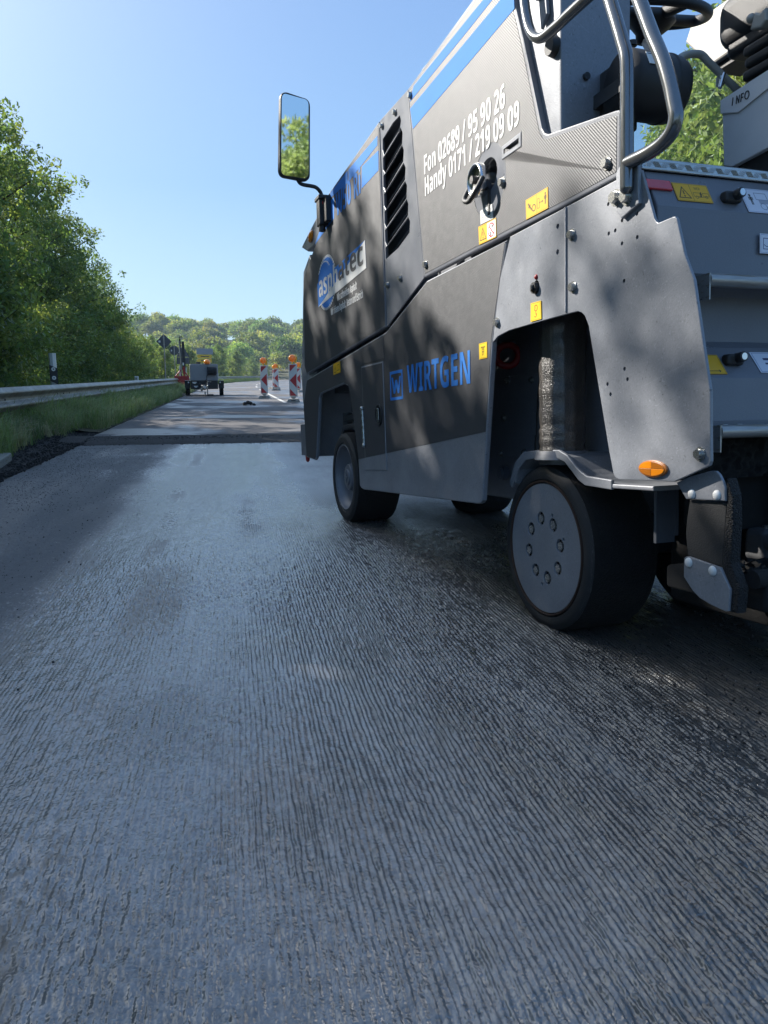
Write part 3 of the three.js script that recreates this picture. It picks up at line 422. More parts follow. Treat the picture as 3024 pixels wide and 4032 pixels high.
// --- rear side plate ---
const holes = D.plateholes.map(([x, y], i) => circ(x, y, i < 2 ? 0.012 : 0.0095));
const plate = part('rear_side_plate', ext(D.plate, 0.009, 0.004, 0.002, [...holes, circ(0.043, 1.18, 0.024, 0.026), circ(0.044, 1.212, 0.011, 0.012)], 0.002), M.grey, mm, 'bare grey steel side plate arching over the rear wheel');
{ const g = box(0.213, 0.222, 1.075, 1.383, 0.003, 0.009, 0.002); part('seam', g, M.grey, plate); }
bolts(D.platebolts, 0.004, plate, 1.15);
part('switch', merge(cyl([0.043, 1.178, -0.02], [0.040, 1.178, 0.016], 0.018, 0.018), cyl([0.040, 1.178, 0.016], [0.038, 1.178, 0.022], 0.013, 0.011)), M.black, plate);
part('switch_light', sph(0.044, 1.212, 0.002, 0.009), M.red, plate);
sticker('hook_sticker', D.S4, 96, 96, (x, w, h) => { bg(x, w, h, '#ecc420'); x.strokeStyle = '#8a1408'; x.lineWidth = 4; x.beginPath(); x.arc(48, 32, 15, 0, 7); x.moveTo(48, 47); x.lineTo(48, 60); x.arc(44, 68, 10, -1.2, 2.6); x.moveTo(48, 40); x.lineTo(48, 24); x.stroke(); }, plate, 0.007, 'yellow sticker with a lifting hook');
{ const e = D.reflector[0], half = (a0, a1, m) => { const s = new THREE.Shape(); s.moveTo(e[0], e[1]); s.absellipse(e[0], e[1], 0.049, 0.0185, a0, a1, false); s.lineTo(e[0], e[1]); return part('reflector_field', ext(s, 0.004, 0.014, 0.001), m, refl); };
  const rim = new THREE.Shape(); rim.absellipse(e[0], e[1], 0.055, 0.0225, 0, Math.PI * 2);
  const refl = part('side_reflector', ext(rim, 0.009, 0.012, 0.003), M.amberD, mm, 'oval amber side reflector');
  half(Math.PI / 2, Math.PI, M.amber); half(Math.PI * 1.5, Math.PI * 2, M.amber); half(0, Math.PI / 2, M.amberD); half(Math.PI, Math.PI * 1.5, M.amberD); }

// --- wheel bay, lifting column, mudguard ---
const bay = part('wheel_bay', merge(box(-1.0, 0.05, 0.42, 1.37, -0.31, -1.1, 0.01), box(0.05, 0.5, 0.62, 1.37, -0.46, -1.1), box(-0.95, 0.5, 1.24, 1.37, -0.06, -0.31)), M.grey, mm, 'inner wall of the rear wheel bay');
const cover = part('access_cover', ext([[-0.756, 0.954], [-0.44, 0.945], [-0.436, 0.609], [-0.815, 0.604]], 0.006, -0.303, 0.002), M.grey, bay);
bolts([[-0.72, 0.933], [-0.515, 0.923], [-0.75, 0.775], [-0.785, 0.62], [-0.575, 0.628]], -0.303, cover, 1.0);
part('plug', merge(cyl([-0.75, 0.534, -0.31], [-0.75, 0.534, -0.28], 0.03), cyl([-0.75, 0.534, -0.28], [-0.75, 0.534, -0.272], 0.022, 0.02)), M.grey2, bay);
{ const pts = []; for (let i = 0; i <= 40; i++) { const a = Math.PI * 2 * i / 40; pts.push([0.046 * Math.cos(a), 0.044 * Math.sin(a), 0]); }
  const sh = part('lashing_ring', tube(pts, 0.0145, 70, 12), M.red, mm, 'red steel lashing ring'); sh.position.set(-0.66, 1.035, -0.27); sh.rotation.y = 1.05; part('ring_holder', cyl([-0.036, 0.042, -0.02], [0.036, 0.042, -0.02], 0.022), M.grey2, sh); }
const cx = -0.075, cz = -0.168;
{ // ribbed lifting column, caked with black residue
  const prof = []; for (let i = 0; i <= 40; i++) { const y = 0.60 + 0.52 * i / 40; prof.push(new THREE.Vector2(0.079 + 0.0012 * Math.sin(i * 1.05) + (i < 12 ? 0.0025 * Math.sin(i * 2.3) : 0), y)); }
  const g = new THREE.LatheGeometry(prof, 72), p = g.attributes.position; for (let i = 0; i < p.count; i++) { const x = p.getX(i), z = p.getZ(i), a = Math.atan2(z, x), k = 1 + 0.012 * Math.cos(a * 60) + 0.02 * (vn(a * 3 + 9, p.getY(i) * 14) - 0.5); p.setX(i, x * k); p.setZ(i, z * k); }
  g.computeVertexNormals(); g.translate(cx, 0, cz); const col = part('lifting_column', g, M.oily, mm, 'ribbed black lifting column above the rear wheel');
  part('column_flange', merge(new THREE.CylinderGeometry(0.088, 0.098, 0.03, 32).translate(cx, 0.632, cz)), M.grey2, col);
  part('hydraulic_hose', merge(tube([[-0.31, 1.05, -0.28], [-0.33, 0.90, -0.24], [-0.315, 0.78, -0.22], [-0.29, 0.66, -0.20]], 0.013), tube([[-0.27, 1.05, -0.28], [-0.29, 0.90, -0.25], [-0.275, 0.78, -0.22], [-0.255, 0.66, -0.20]], 0.013), cyl([-0.292, 0.70, -0.205], [-0.288, 0.64, -0.20], 0.018), cyl([-0.258, 0.70, -0.205], [-0.254, 0.64, -0.20], 0.018)), M.black, mm);
}
{ const up = [[-0.317, 0.535], [-0.29, 0.588], [-0.235, 0.629], [-0.115, 0.640], [0.0, 0.6408], [0.045, 0.627], [0.10, 0.586], [0.13, 0.570], [0.165, 0.5598], [0.30, 0.553], [0.49, 0.557]];
  const dn = up.map(([x, y], i) => [x + (i < 3 ? 0.014 : 0), y - 0.014]).reverse();
  const md = part('mudguard', ext([...up, ...dn], 0.30, -0.105, 0.004), M.grey, mm, 'bent steel mudguard over the rear wheel');
  part('mudguard_lip', ext([[-0.345, 0.52], [-0.30, 0.60], [-0.24, 0.64], [-0.11, 0.652], [0.005, 0.652], [0.055, 0.636], [0.11, 0.597], [0.14, 0.582], [0.17, 0.571], [0.30, 0.565], [0.30, 0.535], [0.16, 0.540], [0.12, 0.556], [0.08, 0.585], [0.04, 0.612], [0.0, 0.622], [-0.11, 0.622], [-0.22, 0.612], [-0.27, 0.578], [-0.30, 0.535], [-0.325, 0.505]], 0.012, -0.102, 0.003), M.grey, md);
  part('hanger', merge(box(0.30, 0.312, 0.36, 0.55, -0.26, -0.33), box(0.27, 0.315, 0.38, 0.55, -0.33, -0.342)), M.grey2, md);
}
// --- wheels ---
function wheel(name, x, y, z, Rr, W, rear, label) {
  const g = new THREE.Group(); g.name = name; mm.add(g); g.position.set(x, y, z); g.userData.label = label;
  const rimR = rear ? 0.246 : 0.212;
  const prof = [[rimR, -W + 0.02], [Rr - 0.03, -W], [Rr - 0.008, -W + 0.012], [Rr, -W + 0.03], [Rr + 0.001, -W / 2], [Rr, -0.03], [Rr - 0.006, -0.014]];
  const side = [[Rr - 0.006, -0.014], [Rr - 0.022, -0.003], [Rr - 0.032, 0], [rimR + 0.006, 0], [rimR, -0.004], [rimR, -0.05]];
  const uvFix = (q) => { const u = q.attributes.uv; for (let i = 0; i < u.count; i++) u.setXY(i, u.getX(i) * 1.9, u.getY(i) * 0.5); return q; };
  const tg = uvFix(lathe(prof, 96)), tp = tg.attributes.position; for (let i = 0; i < tp.count; i++) { const a = Math.atan2(tp.getY(i), tp.getX(i)), k = 1 + 0.006 * (vn(a * 20 + 50, tp.getZ(i) * 60) - 0.5); tp.setX(i, tp.getX(i) * k); tp.setY(i, tp.getY(i) * k); }
  tg.computeVertexNormals(); part('tread', tg, M.rubber, g); part('sidewall', uvFix(lathe(side, 96)), M.tyreSide, g);
  if (rear) {
    part('rim', lathe([[rimR - 0.002, -0.03], [rimR - 0.001, 0.001], [rimR - 0.006, 0.003], [rimR - 0.009, 0.0], [rimR - 0.010, -0.02]], 72), M.rust, g);
    const s = new THREE.Shape(); s.absarc(0, 0, rimR - 0.012, 0, Math.PI * 2); const nut = [];
    for (let k = 0; k < 8; k++) { const a = k / 8 * Math.PI * 2 + 0.2; nut.push([0.108 * Math.cos(a), 0.108 * Math.sin(a)]); s.holes.push(circ(nut[k][0], nut[k][1], 0.024)); }
    for (const a of [1.15, 3.3, 4.6, 0.35]) s.holes.push(circ(0.135 * Math.cos(a), 0.135 * Math.sin(a), 0.006));
    const disc = part('hub_plate', ext(s, 0.012, -0.002, 0.002, [], 0, 48), M.grey, g, 'flat grey hub plate with eight recessed bolts');
    part('hub_backing', cyl([0, 0, -0.06], [0, 0, -0.024], rimR - 0.01, rimR - 0.01, 48), M.dark, disc);
    nut.forEach(([a, b], i) => { const m = part('wheel_bolt', hexBolt, M.zinc, disc); m.position.set(a, b, -0.022); m.scale.set(1.45, 1.45, 1.7); m.rotation.z = i * 0.5; });
  } else {
    part('rim', lathe([[rimR, -0.06], [rimR - 0.002, -0.006], [rimR - 0.012, -0.004], [rimR - 0.016, -0.012], [rimR - 0.03, -0.075], [0.10, -0.085], [0.088, -0.08], [0.082, -0.035], [0.074, -0.028], [0.0, -0.028]], 72), M.grey2, g);
    part('hub_cap', merge(cyl([0, 0, -0.03], [0, 0, -0.02], 0.052, 0.048, 32), box(-0.03, 0.03, -0.006, 0.006, -0.022, -0.014), box(-0.006, 0.006, -0.034, 0.034, -0.022, -0.0145)), M.grey2, g);
  }
  return g;
}
wheel('rear_wheel', -0.125, 0.296, -0.12, 0.300, 0.275, true, 'near rear wheel with bare grey hub plate');
{ const w = wheel('rear_wheel', -0.125, 0.296, -1.05, 0.300, 0.275, true, 'far rear wheel'); w.rotation.y = Math.PI; }
wheel('front_wheel', -2.365, 0.448, -0.03, 0.280, 0.29, false, 'near front wheel with deep dished rim');
{ const w = wheel('front_wheel', -2.40, 0.448, -1.14, 0.280, 0.29, false, 'far front wheel'); w.rotation.y = Math.PI; }
part('front_axle', merge(box(-2.44, -2.30, 0.42, 0.52, -0.33, -0.85, 0.02), box(-2.45, -2.28, 0.52, 1.05, -0.5, -0.68, 0.02), box(-2.75, -2.05, 0.99, 1.04, -0.1, -1.1)), M.dark);
part('rear_axle', box(-0.2, -0.05, 0.25, 0.40, -0.4, -0.9, 0.02), M.dark);
part('steering_knuckle', merge(ext([[-2.66, 0.70], [-2.58, 0.775], [-2.36, 0.785], [-2.22, 0.74], [-2.16, 0.66], [-2.2, 0.65], [-2.27, 0.72], [-2.38, 0.755], [-2.56, 0.745], [-2.63, 0.68]], 0.14, -0.10, 0.006), ext([[-2.72, 0.80], [-2.70, 0.84], [-2.45, 0.85], [-2.35, 0.87], [-2.2, 0.86], [-2.2, 0.82], [-2.4, 0.81]], 0.08, -0.14, 0.008), cyl([-2.70, 0.77, -0.17], [-2.70, 0.86, -0.17], 0.032), cyl([-2.42, 0.78, -0.15], [-2.42, 0.86, -0.15], 0.022), cyl([-2.5, 0.86, -0.16], [-2.5, 0.94, -0.16], 0.024)), M.dark);
// --- front towing bracket ---
{ const t = part('tow_bracket', box(-3.62, -3.28, 0.56, 0.80, -0.06, -0.32, 0.006), M.grey2); bolts([[-3.33, 0.72]], -0.06, t, 1.1);
  const pts = []; for (let i = 0; i <= 20; i++) { const a = Math.PI * 2 * i / 20; pts.push([-3.66 + 0.028 * Math.cos(a), 0.60 + 0.085 * Math.sin(a), -0.12]); } part('tow_hook', merge(tube(pts, 0.013, 40), sph(-3.65, 0.70, -0.12, 0.03)), M.red, t); }

// --- rear body: stepped profile across the whole width ---
const rearB = part('rear_body', ext([[0.52, 1.385], [0.545, 1.385], [0.60, 1.285], [0.605, 1.12], [0.56, 1.07], [0.565, 0.95], [0.60, 0.93], [0.665, 0.845], [0.675, 0.735], [0.66, 0.60], [0.50, 0.60], [0.48, 1.0]], 1.13, -0.02, 0.004), M.grey2, mm, 'stepped grey rear wall below the operator platform');  // darker copy of the plate paint: part of the wall's shade is in the colour
{ // checker plate nosing
  const n = part('checker_plate', box(0.40, 0.552, 1.388, 1.418, -0.008, WID + 0.02, 0.003), M.zinc, mm, 'checker plate edge of the platform'); const ribs = [];
  for (let k = 0; k < 44; k++) for (let q = 0; q < 4; q++) { const g = new THREE.CapsuleGeometry(0.0013, 0.016, 2, 6); g.rotateX((k % 2 ? 1 : -1) * 0.7); g.translate(0.5525, 1.403, -0.022 - k * 0.0255 - q * 0.0052); ribs.push(g); const h = new THREE.CapsuleGeometry(0.0013, 0.016, 2, 6); h.rotateX(Math.PI / 2); h.rotateY((k % 2 ? 1 : -1) * 0.8); h.translate(0.535 - (k % 2) * 0.026, 1.4185, -0.022 - k * 0.0255 - q * 0.0052); ribs.push(h); }
  part('checker_ribs', merge(ribs), M.zinc, n).userData.kind = 'stuff'; }
function step(name, x, y, z0) { const t = part(name, merge(cyl([x, y, z0], [x, y, WID + 0.06], 0.0165, 0.0165, 20), box(x - 0.10, x - 0.005, y + 0.004, y + 0.012, z0, WID + 0.06), box(x - 0.10, x + 0.012, y - 0.05, y + 0.015, z0 + 0.004, z0)), M.galv, mm, 'galvanised tread of the boarding ladder');
  const hg = new THREE.CylinderGeometry(0.009, 0.011, 0.008, 10); for (let k = 0; k < 12; k++) part('grip_dimple', hg, M.galv, t).position.set(x - 0.035 - (k % 2) * 0.03, y + 0.014, z0 - 0.05 - k * 0.075); }
step('ladder_step', 0.68, 1.088, -0.11); step('ladder_step', 0.765, 0.708, -0.075);
const lock = (x, y, z) => { const l = part('lock', merge(box(x, x + 0.028, y - 0.016, y + 0.014, z + 0.028, z - 0.028, 0.008), cyl([x + 0.02, y + 0.002, z - 0.008], [x + 0.045, y + 0.006, z - 0.008], 0.015, 0.013)), M.black, rearB); part('lock_cylinder', cyl([x + 0.044, y + 0.006, z - 0.008], [x + 0.047, y + 0.006, z - 0.008], 0.009), M.chrome, l); };
lock(0.575, 1.325, -0.265); lock(0.625, 0.895, -0.235);
const slX = (y) => 0.545 + (1.385 - y) / 0.10 * 0.055 + 0.003, slL = (y) => 0.60 + (0.93 - y) / 0.085 * 0.065 + 0.003;
const rq = (f, y1, y0, z0, z1) => [[f(y1), y1, z0], [f(y1), y1, z1], [f(y0), y0, z1], [f(y0), y0, z0]];
sticker('warning_sticker', rq(slX, 1.358, 1.305, -0.092, -0.205), 256, 128, (x, w, h) => { bg(x, w, h, '#d6a41f'); x.strokeRect(120, 5, 1, h - 10); tri(x, 62, 72, 44); x.fillStyle = '#181510'; x.font = '26px sans-serif'; x.fillText('NO!', 150, 40); x.lineWidth = 3; x.strokeStyle = '#5b4a18'; x.strokeRect(132, 62, 56, 26); x.strokeRect(200, 62, 44, 22); x.beginPath(); x.arc(150, 94, 9, 0, 7); x.arc(222, 90, 9, 0, 7); x.stroke(); man(x, 184, 76, 18, 0.3); }, rearB, 0.003, 'yellow warning sticker with triangle beside the red reflector');
sticker('instruction_sticker', rq(slX, 1.362, 1.288, -0.315, -0.46), 256, 144, (x, w, h) => { bg(x, w, h, '#c9ccd6', '#7880a0'); x.strokeStyle = '#666a78'; x.fillStyle = '#9a9ca6'; x.lineWidth = 3; man(x, 48, 70, 30); x.fillRect(92, 66, 90, 22); x.strokeRect(80, 24, 70, 40); x.beginPath(); x.arc(110, 104, 18, 0, 7); x.arc(180, 110, 20, 0, 7); x.stroke(); x.strokeStyle = '#2a2a50'; x.lineWidth = 6; x.beginPath(); x.moveTo(176, 36); x.lineTo(188, 52); x.lineTo(206, 24); x.stroke(); }, rearB, 0.003, 'pale instruction sticker with a drawn figure and a tick');
const vX = (y) => 0.6055 + (1.285 - y) * 0.03 + 0.003;
sticker('info_sticker', rq(vX, 1.232, 1.180, -0.345, -0.44), 160, 96, (x, w, h) => { bg(x, w, h, '#cfd2dc', '#8088a8'); x.strokeStyle = '#3a3a60'; x.lineWidth = 3; x.strokeRect(20, 22, 120, 52); x.beginPath(); for (let k = 0; k < 3; k++) { x.moveTo(24 + k * 38, 52); x.quadraticCurveTo(43 + k * 38, 72, 62 + k * 38, 52); } x.stroke(); }, rearB, 0.003, 'white sticker with a wavy liquid drawing');
sticker('warning_sticker', rq(slL, 0.909, 0.856, -0.10, -0.20), 192, 128, (x, w, h) => { bg(x, w, h, '#d6a41f'); man(x, 90, 62, 32, 0.2); arrow(x, 60, 160, 108); }, rearB, 0.003, 'yellow sticker half hidden by the side plate');
sticker('instruction_sticker', rq(slL, 0.918, 0.86, -0.315, -0.44), 128, 96, (x, w, h) => { bg(x, w, h, '#c6ccd8', '#7880a0'); x.fillStyle = '#333a5a'; x.fillRect(34, 28, 60, 10); x.fillRect(34, 50, 44, 8); }, rearB, 0.003, 'pale sticker low on the rear wall');
part('red_reflector', (() => { const g = box(-0.004, 0.004, -0.016, 0.016, 0.04, -0.04, 0.003); g.rotateZ(0.5); g.translate(0.571, 1.345, -0.045); return g; })(), M.redRefl, mm, 'red rear reflector');
// milling drum housing and parts under the rear wall
part('drum_housing', merge(box(0.25, 0.70, 0.16, 0.60, -0.36, -1.0, 0.02), box(0.50, 0.655, 0.44, 0.605, -0.20, -1.1, 0.01)), M.tar, mm, 'black milling drum housing caked with asphalt');
part('residue', (() => { const g = new THREE.BoxGeometry(0.05, 0.12, 0.42, 10, 24, 60), p = g.attributes.position; for (let i = 0; i < p.count; i++) { const k = 0.02 * (vn(p.getY(i) * 90 + 20, p.getZ(i) * 90 + 7) - 0.5); p.setX(i, p.getX(i) + k); } g.computeVertexNormals(); g.translate(0.655, 0.645, -0.26); return g; })(), M.tar, mm, 'crust of black asphalt crumbs below the lower step');
part('hydraulic_rod', merge(cyl([0.71, 0.62, -0.31], [0.71, 0.44, -0.31], 0.009), cyl([0.71, 0.455, -0.31], [0.71, 0.36, -0.31], 0.022)), M.zinc);
part('rod_mount', merge(box(0.66, 0.74, 0.36, 0.45, -0.26, -0.35, 0.02), cyl([0.74, 0.42, -0.28], [0.76, 0.42, -0.28], 0.026)), M.dark);
part('skid', merge(box(0.55, 0.9, 0.28, 0.345, -0.10, -0.34, 0.012), cyl([0.88, 0.36, -0.08], [0.88, 0.37, -0.5], 0.022)), M.tar, mm, 'crusted edge skid beside the drum');
part('skid_rubble', (() => { const a = []; for (let i = 0; i < 170; i++) { const g = new THREE.TetrahedronGeometry(rr(0.006, 0.016)); g.rotateX(rr(0, 6)); g.rotateZ(rr(0, 6)); g.translate(rr(0.70, 0.9), 0.345 + rr(0, 0.03), rr(-0.09, -0.36)); a.push(g); } return merge(a); })(), M.tar).userData.kind = 'stuff';
{ const f = part('edge_flap', ext(D.scr_rub, 0.014, -0.035, 0.002), M.sidewall, mm, 'black rubber flap between two steel plates');
  const tp = part('flap_plate', ext(D.scr_top, 0.008, -0.024, 0.002), M.grey, f), lo = part('flap_plate', ext(D.scr_low, 0.008, -0.024, 0.002), M.grey, f);
  D.scr_bolts.forEach(([x, y], i) => part('dome_bolt', (() => { const g = sph(0, 0, 0, 0.0125); g.scale(1, 1, 0.6); g.translate(x, y, -0.024); return g; })(), M.white, f)); void tp; void lo;
  part('flap_crust', (() => { const e = [[0.845, 0.60], [0.862, 0.56], [0.866, 0.50], [0.862, 0.40], [0.89, 0.345], [0.885, 0.285], [0.862, 0.284], [0.866, 0.34], [0.834, 0.387], [0.842, 0.5], [0.846, 0.55]]; return ext(e, 0.03, -0.03, 0.004); })(), M.tar, f); }
// --- filler coupling on the rear hood ---
{ const f = part('filler_coupling', merge(lathe([[0.052, -0.06], [0.056, 0.0], [0.060, 0.02], [0.056, 0.03], [0.048, 0.032], [0.046, 0.018], [0.0, 0.016]], 32)), M.chrome, mm, 'silver filler coupling with black cap'); f.position.set(-0.325, 1.622, 0.012);
  part('cap_handle', merge(cyl([0, 0.0, 0.016], [0, 0, 0.04], 0.014), tube([[-0.055, -0.01, 0.02], [-0.05, -0.055, 0.045], [0, -0.075, 0.05], [0.05, -0.05, 0.045], [0.055, -0.005, 0.02]], 0.009)), M.black, f); part('cap_strap', box(0.035, 0.05, -0.13, -0.04, -0.012, -0.006, 0.002), M.black, f); }
// --- handrails ---
{ const h = part('handrail', capTube([[0.435, 1.895, 0.03], [0.465, 1.8366, 0.03], [0.5209, 1.7048, 0.03], [0.536, 1.665, 0.03], [0.5395, 1.62, 0.03], [0.54, 1.55, 0.03], [0.5416, 1.3416, 0.03]], 0.0175, 80, 16), M.tubeMetal, mm, 'steel handrail beside the ladder');
  part('rail_loop', tube([[0.50, 1.94, 0.03], [0.5575, 1.8307, 0.03], [0.5851, 1.7763, 0.03], [0.6354, 1.6724, 0.03], [0.6837, 1.578, 0.03], [0.719, 1.475, 0.03], [0.7245, 1.447, 0.03], [0.715, 1.423, 0.03], [0.69, 1.408, 0.03], [0.645, 1.400, 0.03], [0.542, 1.4013, 0.03]], 0.0175, 120, 16), M.tubeMetal, h);
  const br = part('rail_bracket', ext([[0.475, 1.40], [0.53, 1.44], [0.565, 1.40], [0.572, 1.295], [0.50, 1.275], [0.478, 1.30]], 0.014, 0.016, 0.003), M.grey, h); bolts([[0.481, 1.334], [0.528, 1.324]], 0.016, h, 1.5); void br;
  part('handrail', tube([[0.022, 2.2, 0.03], [0.020, 2.08, 0.03], [0.040, 1.994, 0.03], [0.0591, 1.9527, 0.03], [0.0836, 1.9244, 0.03], [0.1159, 1.9043, 0.03], [0.1514, 1.8957, 0.03], [0.30, 1.894, 0.03], [0.44, 1.893, 0.03]], 0.016, 90, 16), M.tubeMetal, mm, 'bent grab rail at the hood edge');
  const b2 = part('grab_bracket', ext([[0.03, 2.17], [0.075, 2.17], [0.095, 1.99], [0.06, 1.96]], 0.012, -0.006, 0.002), M.grey, mm); bolts([[0.055, 2.07]], -0.006, b2, 1.6);
  part('bump_stop', cyl([0.115, 1.885, -0.03], [0.115, 1.885, 0.0], 0.032, 0.026, 20), M.black); part('stud', cyl([0.148, 1.795, -0.11], [0.158, 1.795, -0.11], 0.011), M.black); }
// --- operator station ---
{ // filter canister across the platform
  const z0 = -0.14, z1 = -0.335, x = 0.285, y = 1.722, rC = 0.093;
  const c = part('filter_canister', lathe([[0, z1], [rC * 0.7, z1], [rC * 0.93, z1 + 0.012], [rC, z1 + 0.03], [rC, z1 + 0.05], [rC + 0.003, z1 + 0.052], [rC + 0.003, z1 + 0.058], [rC, z1 + 0.06], [rC, z0], [0, z0]], 48), M.black, mm, 'round black filter canister with a paper label'); c.position.set(x, y, 0);
  part('knob', merge(cyl([-0.02, 0.09, -0.19], [-0.02, 0.125, -0.19], 0.008), cyl([-0.02, 0.12, -0.19], [-0.02, 0.133, -0.19], 0.015)), M.black, c);
  part('canister_mount', merge(box(-0.14, -0.08, -0.09, 0.09, -0.16, -0.26, 0.008), box(-0.14, 0.0, -0.02, 0.02, -0.138, -0.2)), M.dark, c);
  const q = (a, z) => [rC * 1.035 * Math.cos(a), rC * 1.035 * Math.sin(a), z];
  sticker('paper_label', [q(0.66, -0.165), q(0.66, -0.245), q(0.22, -0.245), q(0.22, -0.165)], 128, 96, (g, w, h) => { g.fillStyle = '#d8d8d4'; g.fillRect(0, 0, w, h); g.fillStyle = '#30343c'; g.fillRect(6, 6, 116, 10); g.strokeStyle = '#707480'; g.lineWidth = 2; g.beginPath(); for (let k = 0; k < 7; k++) { g.moveTo(8, 26 + k * 10); g.lineTo(k < 3 ? 44 : 112, 26 + k * 10); } g.stroke(); }, c);
}
{ // windscreen of clear plastic in a bent tube frame
  const gx = 0.2, gp = [[-0.235, 1.43], [-0.235, 1.80], [-0.40, 1.852], [-0.45, 1.866], [-0.495, 1.868], [-0.52, 1.857], [-0.645, 1.785], [-0.60, 1.43]];
  const s = new THREE.Shape(gp.map(([z, y]) => new THREE.Vector2(-z, y))); const g = new THREE.ExtrudeGeometry(s, { depth: 0.006, bevelEnabled: false }); g.rotateY(Math.PI / 2); g.translate(gx - 0.003, 0, 0);
  const w = part('windscreen', g, M.glass, mm, 'clear windscreen panel with trees behind');
  part('screen_frame', tube([[gx, 1.80, -0.33], [gx, 1.851, -0.40], [gx, 1.875, -0.434], [gx, 1.886, -0.476], [gx, 1.886, -0.502], [gx, 1.869, -0.528], [gx, 1.79, -0.66], [gx + 0.02, 1.66, -0.86]], 0.012, 60), M.offwhite, w);
  part('screen_clip', merge(box(gx - 0.01, gx + 0.014, 1.80, 1.83, -0.567, -0.583, 0.003), cyl([gx + 0.012, 1.79, -0.565], [gx + 0.012, 1.835, -0.58], 0.007)), M.chrome, w);
}
{ const s = part('steering_wheel', (() => { const g = new THREE.TorusGeometry(0.19, 0.017, 14, 60); g.rotateX(Math.PI / 2); g.rotateZ(-0.30); g.translate(-0.07, 2.145, -0.515); return g; })(), M.black, mm, 'black steering wheel on its column');
  part('steering_hub', (() => { const g = new THREE.LatheGeometry([[0, -0.075], [0.035, -0.072], [0.042, -0.045], [0.065, -0.025], [0.085, 0.0], [0.075, 0.025], [0, 0.03]].map((p) => new THREE.Vector2(...p)), 28); g.rotateZ(-0.30); g.translate(-0.06, 2.115, -0.51); return g; })(), M.black, s);
  part('spoke', merge(cyl([-0.06, 2.12, -0.51], [-0.07, 2.145, -0.70], 0.018), cyl([-0.06, 2.12, -0.51], [-0.07, 2.145, -0.33], 0.018), cyl([-0.06, 2.12, -0.51], [0.11, 2.09, -0.515], 0.02)), M.black, s);
  part('steering_column', cyl([-0.075, 2.06, -0.505], [0.12, 1.86, -0.43], 0.020), M.offwhite, s); }
{ const p = (z, q) => q.map(([x, y]) => [x, y]);
  const ib = part('seat_box', box(0.298, 0.62, 1.42, 1.715, -0.503, -0.86, 0.006), M.black, mm, 'black seat console');
  part('document_pocket', ext(p(0, [[0.312, 1.70], [0.50, 1.712], [0.50, 1.505], [0.36, 1.495], [0.325, 1.508]]), 0.02, -0.482, 0.003), std([0.60, 0.64, 0.68], 0.5, { map: rep(paintCol, 4) }), ib, 'translucent white document pocket');
  part('pocket_flap', ext([[0.312, 1.702], [0.50, 1.714], [0.50, 1.665], [0.472, 1.6599], [0.385, 1.641], [0.314, 1.664]], 0.004, -0.476, 0.001), std([0.74, 0.75, 0.76], 0.5, { map: rep(paintCol, 4) }), ib);
  part('lettering', (() => { const l = (a, b) => { const A = new THREE.Vector3(a[0], a[1], -0.4745), B2 = new THREE.Vector3(b[0], b[1], -0.4745); return cyl(A.toArray(), B2.toArray(), 0.0015, 0.0015, 6); }; const X = 0.362, Y = 1.668, h = 0.022, d = 0.016; const c = []; for (let k = 0; k < 12; k++) { const a = k / 12 * 6.283, b = (k + 1) / 12 * 6.283; c.push(l([X + 3.55 * d + 0.008 * Math.cos(a), Y - 0.003 + h / 2 + h / 2 * Math.sin(a)], [X + 3.55 * d + 0.008 * Math.cos(b), Y - 0.003 + h / 2 + h / 2 * Math.sin(b)])); }
    return merge(l([X, Y], [X + 0.003, Y + h]), l([X + d, Y - 0.001], [X + d + 0.002, Y + h - 0.001]), l([X + d + 0.002, Y + h - 0.001], [X + d + 0.010, Y - 0.002]), l([X + d + 0.010, Y - 0.002], [X + d + 0.012, Y + h - 0.002]), l([X + 2.1 * d, Y - 0.002], [X + 2.1 * d + 0.002, Y + h - 0.003]), l([X + 2.1 * d + 0.002, Y + h - 0.003], [X + 2.1 * d + 0.011, Y + h - 0.004]), l([X + 2.1 * d + 0.001, Y + 0.009], [X + 2.1 * d + 0.009, Y + 0.008]), ...c); })(), M.black, ib, 'handwritten word INFO');
  const be = []; for (let k = 0; k < 5; k++) be.push(box(0.262 + 0.008 * (k % 2), 0.60, 1.715 + k * 0.036, 1.749 + k * 0.036, -0.60, -0.9, 0.014)); part('seat_bellows', merge(be), M.black);
  const seat = part('seat', merge(box(0.135, 0.66, 1.925, 2.09, -0.60, -1.08, 0.055), box(0.17, 0.64, 1.895, 1.95, -0.62, -1.04, 0.02)), M.black, mm, 'black operator seat seen from below');
  part('seat_lever', merge(ext([[0.335, 1.905], [0.352, 1.948], [0.372, 1.935], [0.392, 1.942], [0.398, 1.905], [0.376, 1.893], [0.356, 1.898]], 0.03, -0.56, 0.006), sph(0.325, 1.945, -0.575, 0.014)), M.offwhite, seat);
  const con = part('control_console', (() => { const g = ext([[-0.27, 2.25], [-0.30, 2.20], [-0.165, 2.055], [-0.06, 2.06], [-0.03, 2.25]], 0.25, -0.86, 0.008); return g; })(), M.offwhite, mm, 'off-white control console'); part('console_bracket', box(-0.16, 0.02, 2.03, 2.065, -0.88, -1.0, 0.004), M.black, con); }
